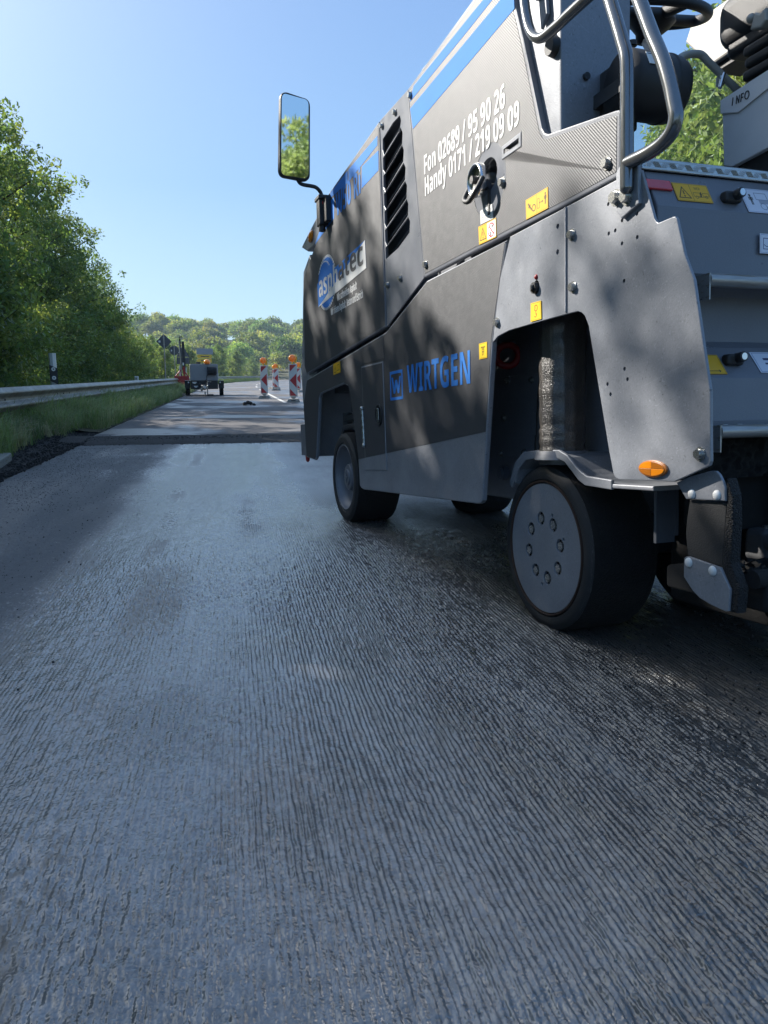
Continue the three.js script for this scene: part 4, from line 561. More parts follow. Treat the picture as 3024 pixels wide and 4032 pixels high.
// --- mirror ---
{ const mr = part('mirror', (() => { const s = new THREE.Shape(), z0 = 0.115, z1 = 0.305, y0 = 2.232, y1 = 2.71, r = 0.045; s.moveTo(z0 + r, y0); s.lineTo(z1 - r, y0 + 0.01); s.quadraticCurveTo(z1, y0 + 0.01, z1, y0 + r + 0.01); s.lineTo(z1 - 0.012, y1 - r); s.quadraticCurveTo(z1 - 0.012, y1, z1 - r - 0.012, y1); s.lineTo(z0 + r - 0.004, y1 - 0.018); s.quadraticCurveTo(z0 - 0.004, y1 - 0.02, z0 - 0.004, y1 - r - 0.02); s.lineTo(z0, y0 + r); s.quadraticCurveTo(z0, y0, z0 + r, y0); const g = ext(s, 0.05, 0, 0.014); g.rotateY(-Math.PI / 2); g.translate(-0.025, -2.47, 0); return g; })(), M.black, mm, 'rectangular wing mirror on a bent arm');
  const gs = new THREE.Shape(); { const z0 = 0.127, z1 = 0.293, y0 = 2.246, y1 = 2.697, r = 0.035; gs.moveTo(z0 + r, y0); gs.lineTo(z1 - r, y0 + 0.006); gs.quadraticCurveTo(z1, y0 + 0.006, z1, y0 + r); gs.lineTo(z1 - 0.01, y1 - r); gs.quadraticCurveTo(z1 - 0.01, y1, z1 - r, y1); gs.lineTo(z0 + r, y1 - 0.014); gs.quadraticCurveTo(z0 - 0.003, y1 - 0.014, z0 - 0.003, y1 - r - 0.01); gs.lineTo(z0, y0 + r); gs.quadraticCurveTo(z0, y0, z0 + r, y0); }
  const glass = part('mirror_glass', (() => { const g = ext(gs, 0.003, 0.0, 0); g.rotateY(-Math.PI / 2); g.translate(0.0235, -2.47, 0); return g; })(), M.mirror, mr);
  void glass;
  // the arm sits behind the mirror; local origin of the mirror is at x = 0 here, so shift the whole part
  mr.position.set(-2.375, 2.47, 0); mr.rotation.z = R(-6.2);
  part('mirror_arm', tube([[-2.45, 2.10, 0.03], [-2.45, 2.1835, 0.031], [-2.447, 2.2029, 0.043], [-2.443, 2.2194, 0.0662], [-2.438, 2.2232, 0.0963], [-2.43, 2.2252, 0.1478], [-2.42, 2.2296, 0.169], [-2.40, 2.25, 0.19], [-2.385, 2.32, 0.20]], 0.0115, 60), M.black, mm);
  const mb = part('mirror_bracket', merge(box(-2.475, -2.40, 1.99, 2.155, 0.004, 0.06, 0.008), box(-2.40, -2.34, 2.0, 2.15, 0.0, 0.035, 0.005), box(-2.49, -2.385, 2.14, 2.165, 0.0, 0.066, 0.006), cyl([-2.438, 1.96, 0.035], [-2.438, 1.995, 0.035], 0.021)), M.black, mm); part('bracket_mark', cyl([-2.40, 2.12, 0.03], [-2.398, 2.12, 0.03], 0.012), M.red, mb); }
// --- hood roof ---
part('hood_roof', merge(ext([[-2.45, 2.142], [-2.40, 2.165], [-1.45, 2.232], [-0.98, 2.226], [-0.98, 2.19], [-1.45, 2.19], [-2.42, 2.11]], 1.10, -0.03, 0.01), ext([[-1.75, 2.20], [-1.6, 2.262], [-1.0, 2.275], [-0.98, 2.2]], 0.86, -0.12, 0.02), box(-0.97, 0.14, 2.262, 2.285, -0.03, -0.27, 0.008)), M.grey2, mm, 'grey engine hood roof');
// ---------- guard rail along the left edge ----------
{
  const gr = thing('guard_rail', 'grey weathered steel guard rail running along the left verge', 'guard rail', [-2.87, 0.2, -10.4]);
  const prof = [[0.0, 0.155], [0.028, 0.15], [0.040, 0.135], [0.078, 0.10], [0.082, 0.085], [0.078, 0.07], [0.030, 0.03], [0.022, 0.015], [0.022, -0.015], [0.030, -0.03], [0.078, -0.07], [0.082, -0.085], [0.078, -0.10], [0.040, -0.135], [0.028, -0.15], [0.0, -0.155]];
  const railX = (z) => edgeX(z) - 0.92;
  function beam(z0, z1, dx) { // one W-profile length; both faces
    const n = 6, P = [], U = [], I = [], th = 0.004, ring = [...prof.map(([a, b]) => [a, b]), ...[...prof].reverse().map(([a, b]) => [a - th, b])], m = ring.length;
    for (let i = 0; i <= n; i++) { const z = z0 + (z1 - z0) * i / n; ring.forEach(([a, b], k) => { P.push(railX(z) + a + dx + 2.87, 0.595 + b - 0.2, z + 10.4); U.push(z, k * 0.03); }); }
    for (let i = 0; i < n; i++) for (let k = 0; k < m; k++) { const a = i * m + k, b = i * m + (k + 1) % m; I.push(a, b, a + m, b, b + m, a + m); }
    const g = new THREE.BufferGeometry(); g.setAttribute('position', new THREE.Float32BufferAttribute(P, 3)); g.setAttribute('uv', new THREE.Float32BufferAttribute(U, 2)); g.setIndex(I); const q = g.toNonIndexed(); q.computeVertexNormals(); return q;
  }
  const railMat = std([0.26, 0.22, 0.175], 0.72, { metalness: 0.08, map: rep(metCol, 0.9, 1.6), roughnessMap: rep(paintRgh, 0.7), bumpMap: rep(paintBmp, 2), bumpScale: 0.001 });
  let z = 2.3, k = 0; const joints = [];
  while (z > -150) { const L = z > -45 ? 4.0 : 4.0; const b = part('rail_beam', beam(z + 0.16, z - L, (k % 2) * 0.005), railMat, gr); joints.push(z); z -= L; k++; void b; }
  const pg = merge(box(-0.05, -0.045, 0.15, 0.95, -0.05, 0.05), box(-0.05, 0.0, 0.15, 0.95, 0.045, 0.05), box(-0.05, 0.0, 0.15, 0.95, -0.05, -0.045)); pg.translate(-0.02, -0.42, 0);
  for (let zz = 1.0; zz > -100; zz -= 2.0) { const p = part('rail_post', pg, railMat, gr); p.position.set(railX(zz) + 2.87, 0, zz + 10.4); }
  const nut = sph(0, 0, 0, 0.012); nut.scale(0.6, 1, 1);
  for (const j of joints.slice(0, 9)) for (const [dz, y] of [[0.05, 0.40], [0.12, 0.37], [0.05, 0.44], [-0.4, 0.395], [-0.9, 0.395]]) { const b = part('rail_bolt', nut, M.dark, gr); b.position.set(0.024 + railX(j) + 2.87 + 0.006, y, j + dz + 10.4); }
  const rm = thing('rail_marker', 'small white box fixed on top of the guard rail', 'marker', [-2.93, 0.74, -25.4]);
  part('marker_box', box(-0.05, 0.05, 0, 0.13, -0.09, 0.1, 0.01), M.white, rm); part('marker_face', box(-0.03, 0.03, 0.03, 0.09, 0.1, 0.104), M.galv, rm);
}
// ---------- roadside delineator posts ----------
function delineator(pos, label, turn = 0.25) {
  const d = thing('delineator_post', label, 'post', pos, turn, 'delineator posts');
  const out = (y0, y1) => { const s = shapeOf([[-0.06, -0.05], [0.06, -0.05], [0.045, 0.02], [0, 0.05], [-0.045, 0.02]]); const g = new THREE.ExtrudeGeometry(s, { depth: y1 - y0, bevelEnabled: false }); g.rotateX(-Math.PI / 2); g.rotateY(Math.PI); g.translate(0, y0, 0); return g; };
  part('post_body', out(0, 1.01), M.white, d);
  const slant = (y0, y1, m, n) => { const s = shapeOf([[-0.0625, y0 + 0.03], [0.0625, y0 - 0.03], [0.0625, y1 - 0.03], [-0.0625, y1 + 0.03]]); const g = new THREE.ExtrudeGeometry(s, { depth: 0.06, bevelEnabled: false }); g.translate(0, 0, -0.006); return part(n, g, m, d); };
  slant(0.50, 0.78, M.black, 'black_band');
  for (const y of [0.735, 0.585]) { part('reflector', cyl([0, y, 0.05], [0, y, 0.058], 0.034, 0.034, 20), M.white, d); part('reflector_eye', cyl([0, y, 0.057], [0, y, 0.0595], 0.012, 0.012, 12), M.dark, d); }
  return d;
}
delineator([-3.06, 0.27, -14.5], 'white delineator post with black band just behind the guard rail');
{ const far = delineator([-1.55, 0.1, -88], 'distant white delineator post where the road bends', 0); void far; }
// ---------- kerb stone lying at the road edge ----------
{ const g = new RoundedBoxGeometry(0.34, 0.12, 0.95, 3, 0.02), p = g.attributes.position; for (let i = 0; i < p.count; i++) p.setY(i, p.getY(i) + 0.012 * (vn(p.getX(i) * 30 + 4, p.getZ(i) * 20 + 3) - 0.5)); g.computeVertexNormals();
  const k = mesh('kerb_stone', g, M.concrete); k.position.set(-2.40, 0.045, -8.12); k.rotation.y = 0.12; tag(k, 'pale broken concrete kerb stone lying in the black millings', 'kerb stone'); }
// ---------- guide beacons with warning lamps ----------
const redStripe = std([0.50, 0.025, 0.03], 0.4, { map: rep(paintCol, 2) }), whiteSheet = std([0.72, 0.72, 0.70], 0.4, { map: rep(paintCol, 2) });
function beacon(pos, turn, label) {
  const b = thing('guide_beacon', label, 'beacon', pos, turn, 'red and white guide beacons');
  const w = 0.135, y0 = 0.17, y1 = 1.21;
  part('blade_frame', ext([[-w, y0], [w, y0], [w, y1], [-w, y1]], 0.055, 0.0, 0.008), whiteSheet, b);
  const W2 = w - 0.028, a = y0 + 0.03, c = y1 - 0.03, face = part('blade_face', ext([[-W2, a], [W2, a], [W2, c], [-W2, c]], 0.004, 0.003, 0), whiteSheet, b);
  const red = (pts) => part('red_stripe', ext(pts, 0.002, 0.0055, 0), redStripe, face);
  red([[-W2, c], [W2, c], [-W2, c - 0.22]]); red([[W2, c - 0.27], [-W2, c - 0.49], [W2, c - 0.73]]); red([[-W2, c - 0.76], [W2, a], [-W2, a]]);
  part('foot_post', merge(box(-0.03, 0.03, 0.03, 0.19, -0.05, -0.005), ext([[-0.1, 0.17], [0.1, 0.17], [0, 0.06]], 0.02, -0.02, 0.002)), M.galv, b);
  const rg = new THREE.BoxGeometry(0.42, 0.10, 0.80, 1, 1, 1), rp = rg.attributes.position; for (let i = 0; i < rp.count; i++) if (rp.getY(i) > 0) { rp.setX(i, rp.getX(i) * 0.72); rp.setZ(i, rp.getZ(i) * 0.82); } rg.computeVertexNormals(); rg.translate(0, 0.052, -0.02);
  part('foot_plate', rg, std([0.30, 0.28, 0.25], 0.85, { map: rep(metCol, 2), bumpMap: rep(rubBmp, 2), bumpScale: 0.004 }), b); part('foot_handle', box(-0.07, 0.07, 0.05, 0.075, 0.375, 0.385), M.black, b);
  const lamp = part('warning_lamp', (() => { const g = lathe([[0, 0.055], [0.06, 0.05], [0.105, 0.03], [0.118, 0.0], [0.105, -0.03], [0.06, -0.05], [0, -0.055]], 28); g.translate(-0.02, 1.385, 0.0); return g; })(), M.lens, b, 'round amber warning lamp');
  part('lamp_case', merge(box(0.05, 0.125, 1.23, 1.40, -0.09, -0.02, 0.01), (() => { const g = lathe([[0, -0.06], [0.10, -0.062], [0.11, -0.09], [0, -0.11]], 24); g.translate(0.03, 1.385, 0); return g; })()), M.yellow, lamp);
  part('lamp_stem', cyl([-0.01, 1.2, -0.01], [-0.02, 1.29, 0], 0.022, 0.018), M.yellow, lamp);
  return b;
}
beacon([1.16, 0.05, -29.4], -0.10, 'red and white guide beacon right of the grey trailer, beside the lane line start');
beacon([1.92, 0.05, -25.2], -0.10, 'largest red and white guide beacon next to the milling machine front');
beacon([2.44, 0.05, -44.6], -0.2, 'red and white guide beacon standing before another almost hidden one');
beacon([2.62, 0.05, -50.5], -0.75, 'guide beacon turned nearly edge on behind another beacon');
beacon([3.30, 0.05, -39.8], -0.5, 'guide beacon mostly hidden by the front of the milling machine');
// ---------- compressor trailer ----------
{
  const t = thing('compressor_trailer', 'grey compressor trailer with amber lamp, hose reel and tow coupling', 'trailer', [-1.15, 0.05, -33.4], 0.03);
  const greyBody = std([0.30, 0.31, 0.33], 0.5, { map: rep(paintCol, 1) });
  part('housing', box(-0.575, 0.575, 0.62, 1.295, -2.0, 0.05, 0.04), greyBody, t); part('housing_lid', box(-0.56, 0.56, 1.285, 1.315, -1.98, 0.03, 0.02), M.offwhite, t);
  part('chassis', merge(box(-0.56, 0.56, 0.28, 0.625, -1.9, 0.02, 0.015), box(-0.06, 0.06, 0.36, 0.46, 0.0, 0.9, 0.01)), M.black, t);
  for (const s of [-1, 1]) { const wx = s * 0.70;
    const w = part('trailer_wheel', (() => { const g = new THREE.CylinderGeometry(0.29, 0.29, 0.17, 36); g.rotateZ(Math.PI / 2); const h = new THREE.TorusGeometry(0.25, 0.05, 10, 36); h.rotateY(Math.PI / 2); return merge(g.translate(wx, 0.29, -0.85), h.translate(wx, 0.29, -0.85)); })(), M.rubber, t); void w;
    const f = part('fender', (() => { const pts = []; for (let i = 0; i <= 10; i++) { const a = Math.PI * i / 10; pts.push([0.37 * Math.cos(a), 0.30 + 0.34 * Math.sin(a)]); } for (let i = 10; i >= 0; i--) { const a = Math.PI * i / 10; pts.push([0.35 * Math.cos(a), 0.30 + 0.32 * Math.sin(a)]); } const g = ext(pts, 0.22, 0.11, 0.004); g.rotateY(Math.PI / 2); g.translate(wx, 0, -0.85); return merge(g, box(wx - 0.11, wx + 0.11, 0.30, 0.62, -0.5, -0.485)); })(), M.black, t); void f;
    part('marker_light', cyl([s * 0.645, 0.56, 0.0], [s * 0.645, 0.56, 0.012], 0.032, 0.032, 16), M.white, t); }
  const reel = part('hose_reel', (() => { const a = []; for (let k = 0; k < 9; k++) { const g = new THREE.TorusGeometry(0.13 - 0.004 * (k % 2), 0.019, 8, 26); g.rotateY(Math.PI / 2); g.scale(1, 1.15, 1); g.translate(0.18 + k * 0.036, 1.02, 0.12); a.push(g); } a.push(new THREE.CylinderGeometry(0.10, 0.10, 0.33, 20).rotateZ(Math.PI / 2).translate(0.33, 1.02, 0.12)); return merge(a); })(), M.black, t, 'black rolled-up hose on its reel');
  part('reel_bracket', merge(box(0.13, 0.17, 0.86, 1.2, 0.05, 0.2, 0.005), box(0.5, 0.52, 0.9, 1.15, 0.05, 0.2), tube([[0.17, 0.9, 0.1], [0.10, 0.8, 0.07], [0.10, 0.68, 0.07], [0.02, 0.62, 0.06]], 0.014)), M.dark, reel); part('reel_plate', box(0.16, 0.44, 1.19, 1.245, 0.06, 0.07), M.offwhite, reel);
  const bc = part('beacon_lamp', sph(0.14, 1.39, 0.0, 0.135, 0.85, 20), M.lens, t, 'amber beacon lamp on the housing'); part('beacon_base', cyl([0.14, 1.30, 0], [0.14, 1.35, 0], 0.10), M.offwhite, bc); part('top_fitting', box(-0.30, -0.12, 1.31, 1.40, -0.2, -0.05, 0.02), M.dark, t);
  for (const [x0, x1, y0, y1] of [[-0.50, -0.30, 0.50, 0.58], [-0.44, -0.26, 0.34, 0.42]]) part('white_plate', ext([[x0, y1], [x1, y1], [x1 - 0.02, (y0 + y1) / 2], [x1 - 0.06, y0], [x0 + 0.08, y0], [x0 + 0.02, y1 - 0.04]], 0.006, 0.03, 0.001), M.white, t);
  part('drawbar', merge(cyl([-0.2, 0.48, 0.02], [0.0, 0.38, 0.85], 0.035), cyl([0.2, 0.48, 0.02], [0.0, 0.38, 0.85], 0.035), cyl([-0.21, 0.60, 0.05], [-0.13, 0.34, 0.2], 0.012)), M.dark, t);
  part('tow_coupling', merge(box(-0.08, 0.08, 0.30, 0.42, 0.8, 1.05, 0.02), sph(0, 0.33, 1.06, 0.075), cyl([-0.12, 0.40, 0.95], [0.03, 0.44, 0.98], 0.025), cyl([0.05, 0.36, 0.9], [0.14, 0.44, 0.95], 0.02), sph(-0.1, 0.28, 1.0, 0.05), box(-0.15, -0.07, 0.2, 0.36, 0.9, 0.96, 0.01)), M.galv, t);
  part('jockey_wheel', merge(cyl([0.12, 0.08, 0.75], [0.12, 0.55, 0.75], 0.025), tube([[0.12, 0.55, 0.75], [0.14, 0.60, 0.76], [0.25, 0.58, 0.78], [0.26, 0.63, 0.78]], 0.012), (() => { const g = new THREE.CylinderGeometry(0.10, 0.10, 0.06, 24); g.rotateZ(Math.PI / 2); g.translate(0.02, 0.10, 0.8); return g; })()), M.galv, t);
  part('chock', box(0.10, 0.36, 0.003, 0.07, -0.2, 0.15, 0.02), M.dark, t);
}
// ---------- red post driver ----------
{
  const t = thing('post_driver', 'red post driver with tall black mast behind the grey trailer', 'post driver', [-2.62, 0.06, -43], 0.05);
  part('red_box', ext([[-0.40, 0.02], [0.36, 0.02], [0.36, 0.80], [-0.40, 0.80], [-0.40, 0.25]], 0.8, 0.4, 0.01), M.red, t);
  part('mast', merge(box(-0.10, 0.0, 0.8, 2.72, -0.05, 0.08), box(0.04, 0.18, 0.9, 2.60, -0.10, 0.08), box(-0.06, -0.02, 2.6, 2.86, -0.02, 0.02), box(-0.06, 0.10, 2.82, 2.86, -0.02, 0.02), box(0.13, 0.2, 1.2, 1.7, 0, 0.06)), M.black, t);
  part('guide_tube', cyl([-0.02, 0.9, 0.12], [-0.09, 2.62, 0.12], 0.028), M.galv, t);
  part('support', merge(cyl([-0.32, 0.80, 0.2], [0.0, 1.20, 0.05], 0.03), cyl([0.30, 0.80, 0.2], [0.02, 1.20, 0.05], 0.03), box(0.07, 0.15, 0.8, 1.3, 0.06, 0.12)), M.red, t); part('white_leg', merge(box(-0.14, -0.07, 0.8, 1.35, 0.08, 0.1), box(0.20, 0.25, 0.8, 1.25, 0.06, 0.08)), M.white, t);
  part('mast_sign', box(0.05, 0.12, 1.36, 1.5, 0.081, 0.086), M.white, t);
}
// ---------- road signs seen from behind ----------
const signBack = std([0.085, 0.09, 0.105], 0.45, { metalness: 0.4, map: rep(paintCol, 1.5) }), signPole = M.galv;
function poleSign(name, label, pos, hC, shape, r, extra) {
  const s = thing(name, label, 'sign', pos, 0.06);
  part('pole', cyl([0, -0.1, -0.03], [0, hC + r, -0.03], 0.032, 0.032, 14), signPole, s);
  const g = new THREE.ExtrudeGeometry(shape, { depth: 0.006, bevelEnabled: true, bevelSize: 0.004, bevelThickness: 0.004, bevelSegments: 1, curveSegments: 32 }); g.translate(0, hC, -0.075);
  part('sign_panel', g, signBack, s); part('clamp', merge(box(-0.05, 0.05, hC + r * 0.45, hC + r * 0.45 + 0.04, -0.06, 0.012), box(-0.05, 0.05, hC - r * 0.45, hC - r * 0.45 + 0.04, -0.06, 0.012)), M.galv, s);
  part('back_label', box(-r * 0.7, -r * 0.45, hC - 0.06, hC + 0.05, -0.064, -0.0595), M.white, s); if (extra) extra(s); return s;
}
poleSign('diamond_sign', 'dark back of a diamond road sign on a tall pole', [-3.72, 0.2, -46], 2.58, shapeOf([[-0.42, 0], [0, -0.42], [0.42, 0], [0, 0.42]]), 0.42);
{ const c = new THREE.Shape(); c.absarc(0, 0, 0.31, 0, Math.PI * 2); poleSign('round_sign', 'dark back of a round road sign on a leaning pole', [-3.80, 0.2, -55], 2.36, c, 0.31); }
poleSign('triangle_sign', 'dark back of a triangular road sign with a plate below, behind the mast', [-3.65, 0.2, -62], 2.45, shapeOf([[-0.50, -0.35], [0.50, -0.35], [0, 0.52]]), 0.5, (s) => part('sign_panel', box(-0.48, 0.48, 1.55, 2.05, -0.07, -0.06, 0.01), signBack, s));
{ const s = thing('direction_sign', 'yellow arrow direction sign below a grey panel, beyond the trailer', 'sign', [-2.45, 0.1, -75], 0);
  part('pole', merge(cyl([-0.45, 0, -0.04], [-0.45, 3.3, -0.04], 0.035), cyl([0.5, 0, -0.04], [0.5, 3.3, -0.04], 0.035)), signPole, s);
  part('grey_panel', box(-0.74, 0.76, 2.72, 3.25, -0.02, 0.01, 0.004), std([0.28, 0.30, 0.33], 0.5, { map: rep(paintCol, 1) }), s);
  for (const y of [2.36, 1.98]) { const a = part('arrow_board', ext([[-0.75, y + 0.17], [-0.60, y], [0.62, y], [0.62, y + 0.34], [-0.60, y + 0.34]], 0.02, 0.02, 0.003), M.yellow, s); part('board_border', box(-0.58, 0.60, y + 0.31, y + 0.325, 0.02, 0.0225), M.black, a); part('board_print', box(-0.35, 0.40, y + 0.12, y + 0.20, 0.02, 0.0225), M.dark, a); } }
// ---------- small heap of rubble on the road ----------
{ const a = []; for (let i = 0; i < 60; i++) { const g = new THREE.DodecahedronGeometry(rr(0.02, 0.06)); g.rotateX(rr(0, 6)); const q = rnd() * rnd(), th = rr(0, 6.28); g.translate(0.22 * q * Math.cos(th), 0.07 * (1 - q), 0.25 * q * Math.sin(th)); a.push(g); } const m = mesh('rubble_heap', merge(a), M.tar); m.position.set(0.42, 0.06, -22.6); tag(m, 'small dark heap of rubble on the road before the trailer', 'rubble'); }
// ---------- vegetation ----------
const leafMat = (rgb) => new THREE.MeshPhysicalMaterial({ color: new THREE.Color().setRGB(...rgb), roughness: 1, vertexColors: true, transmission: 0.5, thickness: 0, side: THREE.DoubleSide });
const LM = leafMat([1, 1, 1]);
const bark = std([0.10, 0.085, 0.065], 0.95, { map: rep(rubCol, 2), bumpMap: rep(rubBmp, 3), bumpScale: 0.02 });
function leaves(spots, n, size, pal) { // spots: [x, y, z, r]; n leaves per spot; pal: list of linear colours
  const N = spots.length * n, P = new Float32Array(N * 18), C = new Float32Array(N * 18), Nn = new Float32Array(N * 18); let o = 0;
  const a = new THREE.Vector3(), b = new THREE.Vector3(), c = new THREE.Vector3(), nn = new THREE.Vector3();
  for (const [x, y, z, r] of spots) {
    const pc = pal[Math.floor(rnd() * pal.length)], tone = rr(0.8, 1.2);
    for (let k = 0; k < n; k++) {
      let dx, dy, dz; do { dx = rr(-1, 1); dy = rr(-1, 1); dz = rr(-1, 1); } while (dx * dx + dy * dy + dz * dz > 1);
      const s = size * rr(0.6, 1.35); nn.set(rr(-1, 1), rr(-0.3, 1.4), rr(-1, 1)).normalize(); a.set(rr(-1, 1), rr(-1, 0.4), rr(-1, 1)).cross(nn).normalize(); b.crossVectors(nn, a);
      const X = x + dx * r, Y = y + dy * r * 0.8, Z = z + dz * r, l = s, w = s * 0.42;
      const p = [[-l * a.x, -l * a.y, -l * a.z], [w * b.x, w * b.y, w * b.z], [l * a.x, l * a.y - s * 0.2, l * a.z], [-w * b.x, -w * b.y, -w * b.z]];
      const t = tone * rr(0.75, 1.25), cr = pc[0] * t, cg = pc[1] * t, cb = pc[2] * t;
      for (const q of [0, 1, 2, 0, 2, 3]) { P[o] = X + p[q][0]; P[o + 1] = Y + p[q][1]; P[o + 2] = Z + p[q][2]; C[o] = cr; C[o + 1] = cg; C[o + 2] = cb; Nn[o] = nn.x; Nn[o + 1] = nn.y; Nn[o + 2] = nn.z; o += 3; }
    }
  }
  void c; const g = new THREE.BufferGeometry(); g.setAttribute('position', new THREE.BufferAttribute(P, 3)); g.setAttribute('color', new THREE.BufferAttribute(C, 3)); return g;
}
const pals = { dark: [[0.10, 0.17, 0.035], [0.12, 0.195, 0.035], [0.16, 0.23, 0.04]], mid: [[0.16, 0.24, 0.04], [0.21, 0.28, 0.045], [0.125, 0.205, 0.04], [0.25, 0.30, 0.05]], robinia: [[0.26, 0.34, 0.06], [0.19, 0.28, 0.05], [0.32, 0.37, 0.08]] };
function makeTree(name, label, Ht, wid, low, nSpots, nLeaf, size, pal, spotR) {
  const t = thing(name, label, 'tree'); const limbs = [], spots = [];
  const tr = [[0, -0.2, 0]]; let x = 0, z = 0; for (let i = 1; i <= 6; i++) { x += rr(-0.12, 0.12); z += rr(-0.12, 0.12); tr.push([x, Ht * 0.93 * i / 6, z]); }
  for (let i = 0; i < 6; i++) limbs.push(cyl(tr[i], tr[i + 1], 0.013 * Ht * (1 - i / 6.6), 0.013 * Ht * (1 - (i + 1) / 6.6), 8));
  const nb = Math.round(nSpots / 14);
  for (let b = 0; b < nb; b++) {
    const f = low + (1 - low) * Math.pow((b + rnd()) / nb, 0.85), base = Math.max(0.05, f - 0.12), k = Math.min(5, Math.floor(base * 6)), q = base * 6 - k;
    const A = [0, 1, 2].map((d) => tr[k][d] + (tr[k + 1][d] - tr[k][d]) * q), th = b * 2.4 + rr(-0.5, 0.5);
    const env = Math.sin(Math.PI * Math.min(1, 0.18 + 0.82 * (f - low) / (1 - low + 0.12))) * 0.75 + 0.25, len = wid * env * rr(0.65, 1.15);
    const Bq = [A[0] + Math.cos(th) * len, A[1] + len * rr(0.25, 0.6), A[2] + Math.sin(th) * len]; limbs.push(cyl(A, Bq, 0.0045 * Ht, 0.0012 * Ht, 5));
    for (let s = 0; s < 14; s++) { const u = rr(0.3, 1.08), j = 0.16 * wid + 0.1; spots.push([A[0] + (Bq[0] - A[0]) * u + rr(-j, j), A[1] + (Bq[1] - A[1]) * u + rr(-j, j), A[2] + (Bq[2] - A[2]) * u + rr(-j, j), spotR * rr(0.6, 1.3)]); }
  }
  for (let s = 0; s < 10; s++) spots.push([x + rr(-0.4, 0.4), Ht * rr(0.88, 1.0), z + rr(-0.4, 0.4), spotR * 0.8]);
  part('trunk', merge(limbs), bark, t); const cr = part('crown', leaves(spots, nLeaf, size, pal), LM, t); cr.userData.kind = 'stuff'; return t;
}
// left row: tall trees and dense shrubs behind the rail
const tA = makeTree('tall_tree', 'tall slender tree with loose crown in the row left of the rail', 9.0, 2.3, 0.12, 520, 34, 0.075, pals.mid, 0.34);
const tB = makeTree('broad_tree', 'broad dark tree in the row left of the rail', 7.0, 2.6, 0.06, 460, 34, 0.075, pals.dark, 0.36);
const sA = makeTree('roadside_shrub', 'dense green roadside shrub behind the guard rail', 3.2, 1.5, 0.02, 300, 34, 0.065, pals.mid, 0.30);
const place = (proto, list, label, group) => list.forEach(([x, z, s, a, sy], i) => { const p = [x, vergeY(x - edgeX(z), z) - 0.05, z], sc = [s, s * (sy ?? 1), s]; if (i === 0 && !proto.userData.used) { proto.position.set(...p); proto.rotation.y = a; proto.scale.set(...sc); proto.userData.group = group; proto.userData.label = label; proto.userData.used = 1; } else { const c = dup(proto, p, a, sc, label); c.userData.group = group; } });
place(tA, [[-6.6, -22.5, 0.96, 0], [-6.2, -27, 0.93, 1.1], [-7.8, -18, 0.95, 2.2], [-6.4, -31, 0.80, 4.0]], 'tall loose-crowned tree behind the guard rail', 'tall trees behind the guard rail');
place(tB, [[-6.0, -35, 0.78, 0.6], [-6.6, -39, 0.76, 2.4], [-7.2, -43.5, 0.68, 4.1], [-7.6, -48, 0.66, 5.0], [-7.8, -29, 1.05, 1.0], [-5.6, -25, 0.72, 3.1], [-7.8, -53, 0.64, 2.0]], 'broad dark tree in the roadside row', 'broad trees in the roadside row');
// trees nearer than the picture shows, whose shade falls on machine and road
place(tA, [[-7.6, -15.6, 0.82, 0.9], [-7.6, -0.5, 0.74, 1.9]], 'tall loose-crowned tree behind the guard rail', 'tall trees behind the guard rail');
place(tB, [[-5.8, -11.6, 0.80, 2.0], [-6.0, -7.9, 0.78, 0.2], [-6.2, -5.8, 0.88, 4.4], [-6.0, -3.4, 0.84, 1.4], [-5.9, -14.6, 0.84, 5.5], [-6.2, 1.0, 0.75, 3.5]], 'broad dark tree in the roadside row', 'broad trees in the roadside row');
{ const L = []; for (let z = -12; z > -60; z -= 1.75) L.push([(z < -36 ? -6.3 : -4.35) - rr(0, 0.9), z + rr(-0.4, 0.4), rr(0.62, 1.02), rr(0, 6), rr(0.85, 1.15)]); place(sA, L, 'dense green shrub behind the guard rail', 'shrubs behind the guard rail'); }
// beyond the bend: light green trees
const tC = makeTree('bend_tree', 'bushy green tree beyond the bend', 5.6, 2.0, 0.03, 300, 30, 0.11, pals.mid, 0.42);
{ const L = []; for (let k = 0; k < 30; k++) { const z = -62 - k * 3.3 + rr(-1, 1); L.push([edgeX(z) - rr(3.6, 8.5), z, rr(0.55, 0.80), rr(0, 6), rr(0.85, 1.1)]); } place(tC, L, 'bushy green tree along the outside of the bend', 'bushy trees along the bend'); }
// far side of the road: slender light trees seen past the operator platform, and behind the viewer in the mirror
const tD = makeTree('slender_tree', 'slender yellow-green tree on the far side of the road', 6.6, 1.35, 0.08, 380, 36, 0.075, pals.robinia, 0.30);
place(tD, [[7.6, -10.2, 1.02, 0.3], [8.4, -12.8, 1.1, 1.5], [7.9, -8.2, 0.95, 3.3], [9.3, -10.6, 1.2, 4.6], [9.6, -14.6, 1.15, 5.1], [8.9, -6.9, 1.05, 2.6], [10.6, -12.4, 1.1, 0.9], [10.8, -17.5, 1.2, 2.2], [9.8, -21, 1.1, 3.9], [10.2, -26, 1.1, 0.1]], 'slender yellow-green tree across the road behind the operator platform', 'slender trees across the road');
place(tD, [[-6.4, -11.8, 1.10, 0.7], [-6.5, -10.6, 1.08, 2.9], [-6.3, -13.4, 1.05, 4.9], [-6.7, -5.0, 1.0, 1.2], [-6.4, -6.3, 1.0, 5.8], [-7.4, -10.5, 1.1, 3.7], [-6.9, -8.5, 1.1, 2.2]], 'slender sparse tree in the roadside row', 'slender trees in the roadside row');
place(tD, [[6.9, 11.5, 1.0, 1.0], [8.6, 14.5, 1.15, 2.0], [5.6, 13.2, 0.95, 3.0]], 'slender yellow-green tree reflected in the wing mirror', 'slender trees behind the machine');
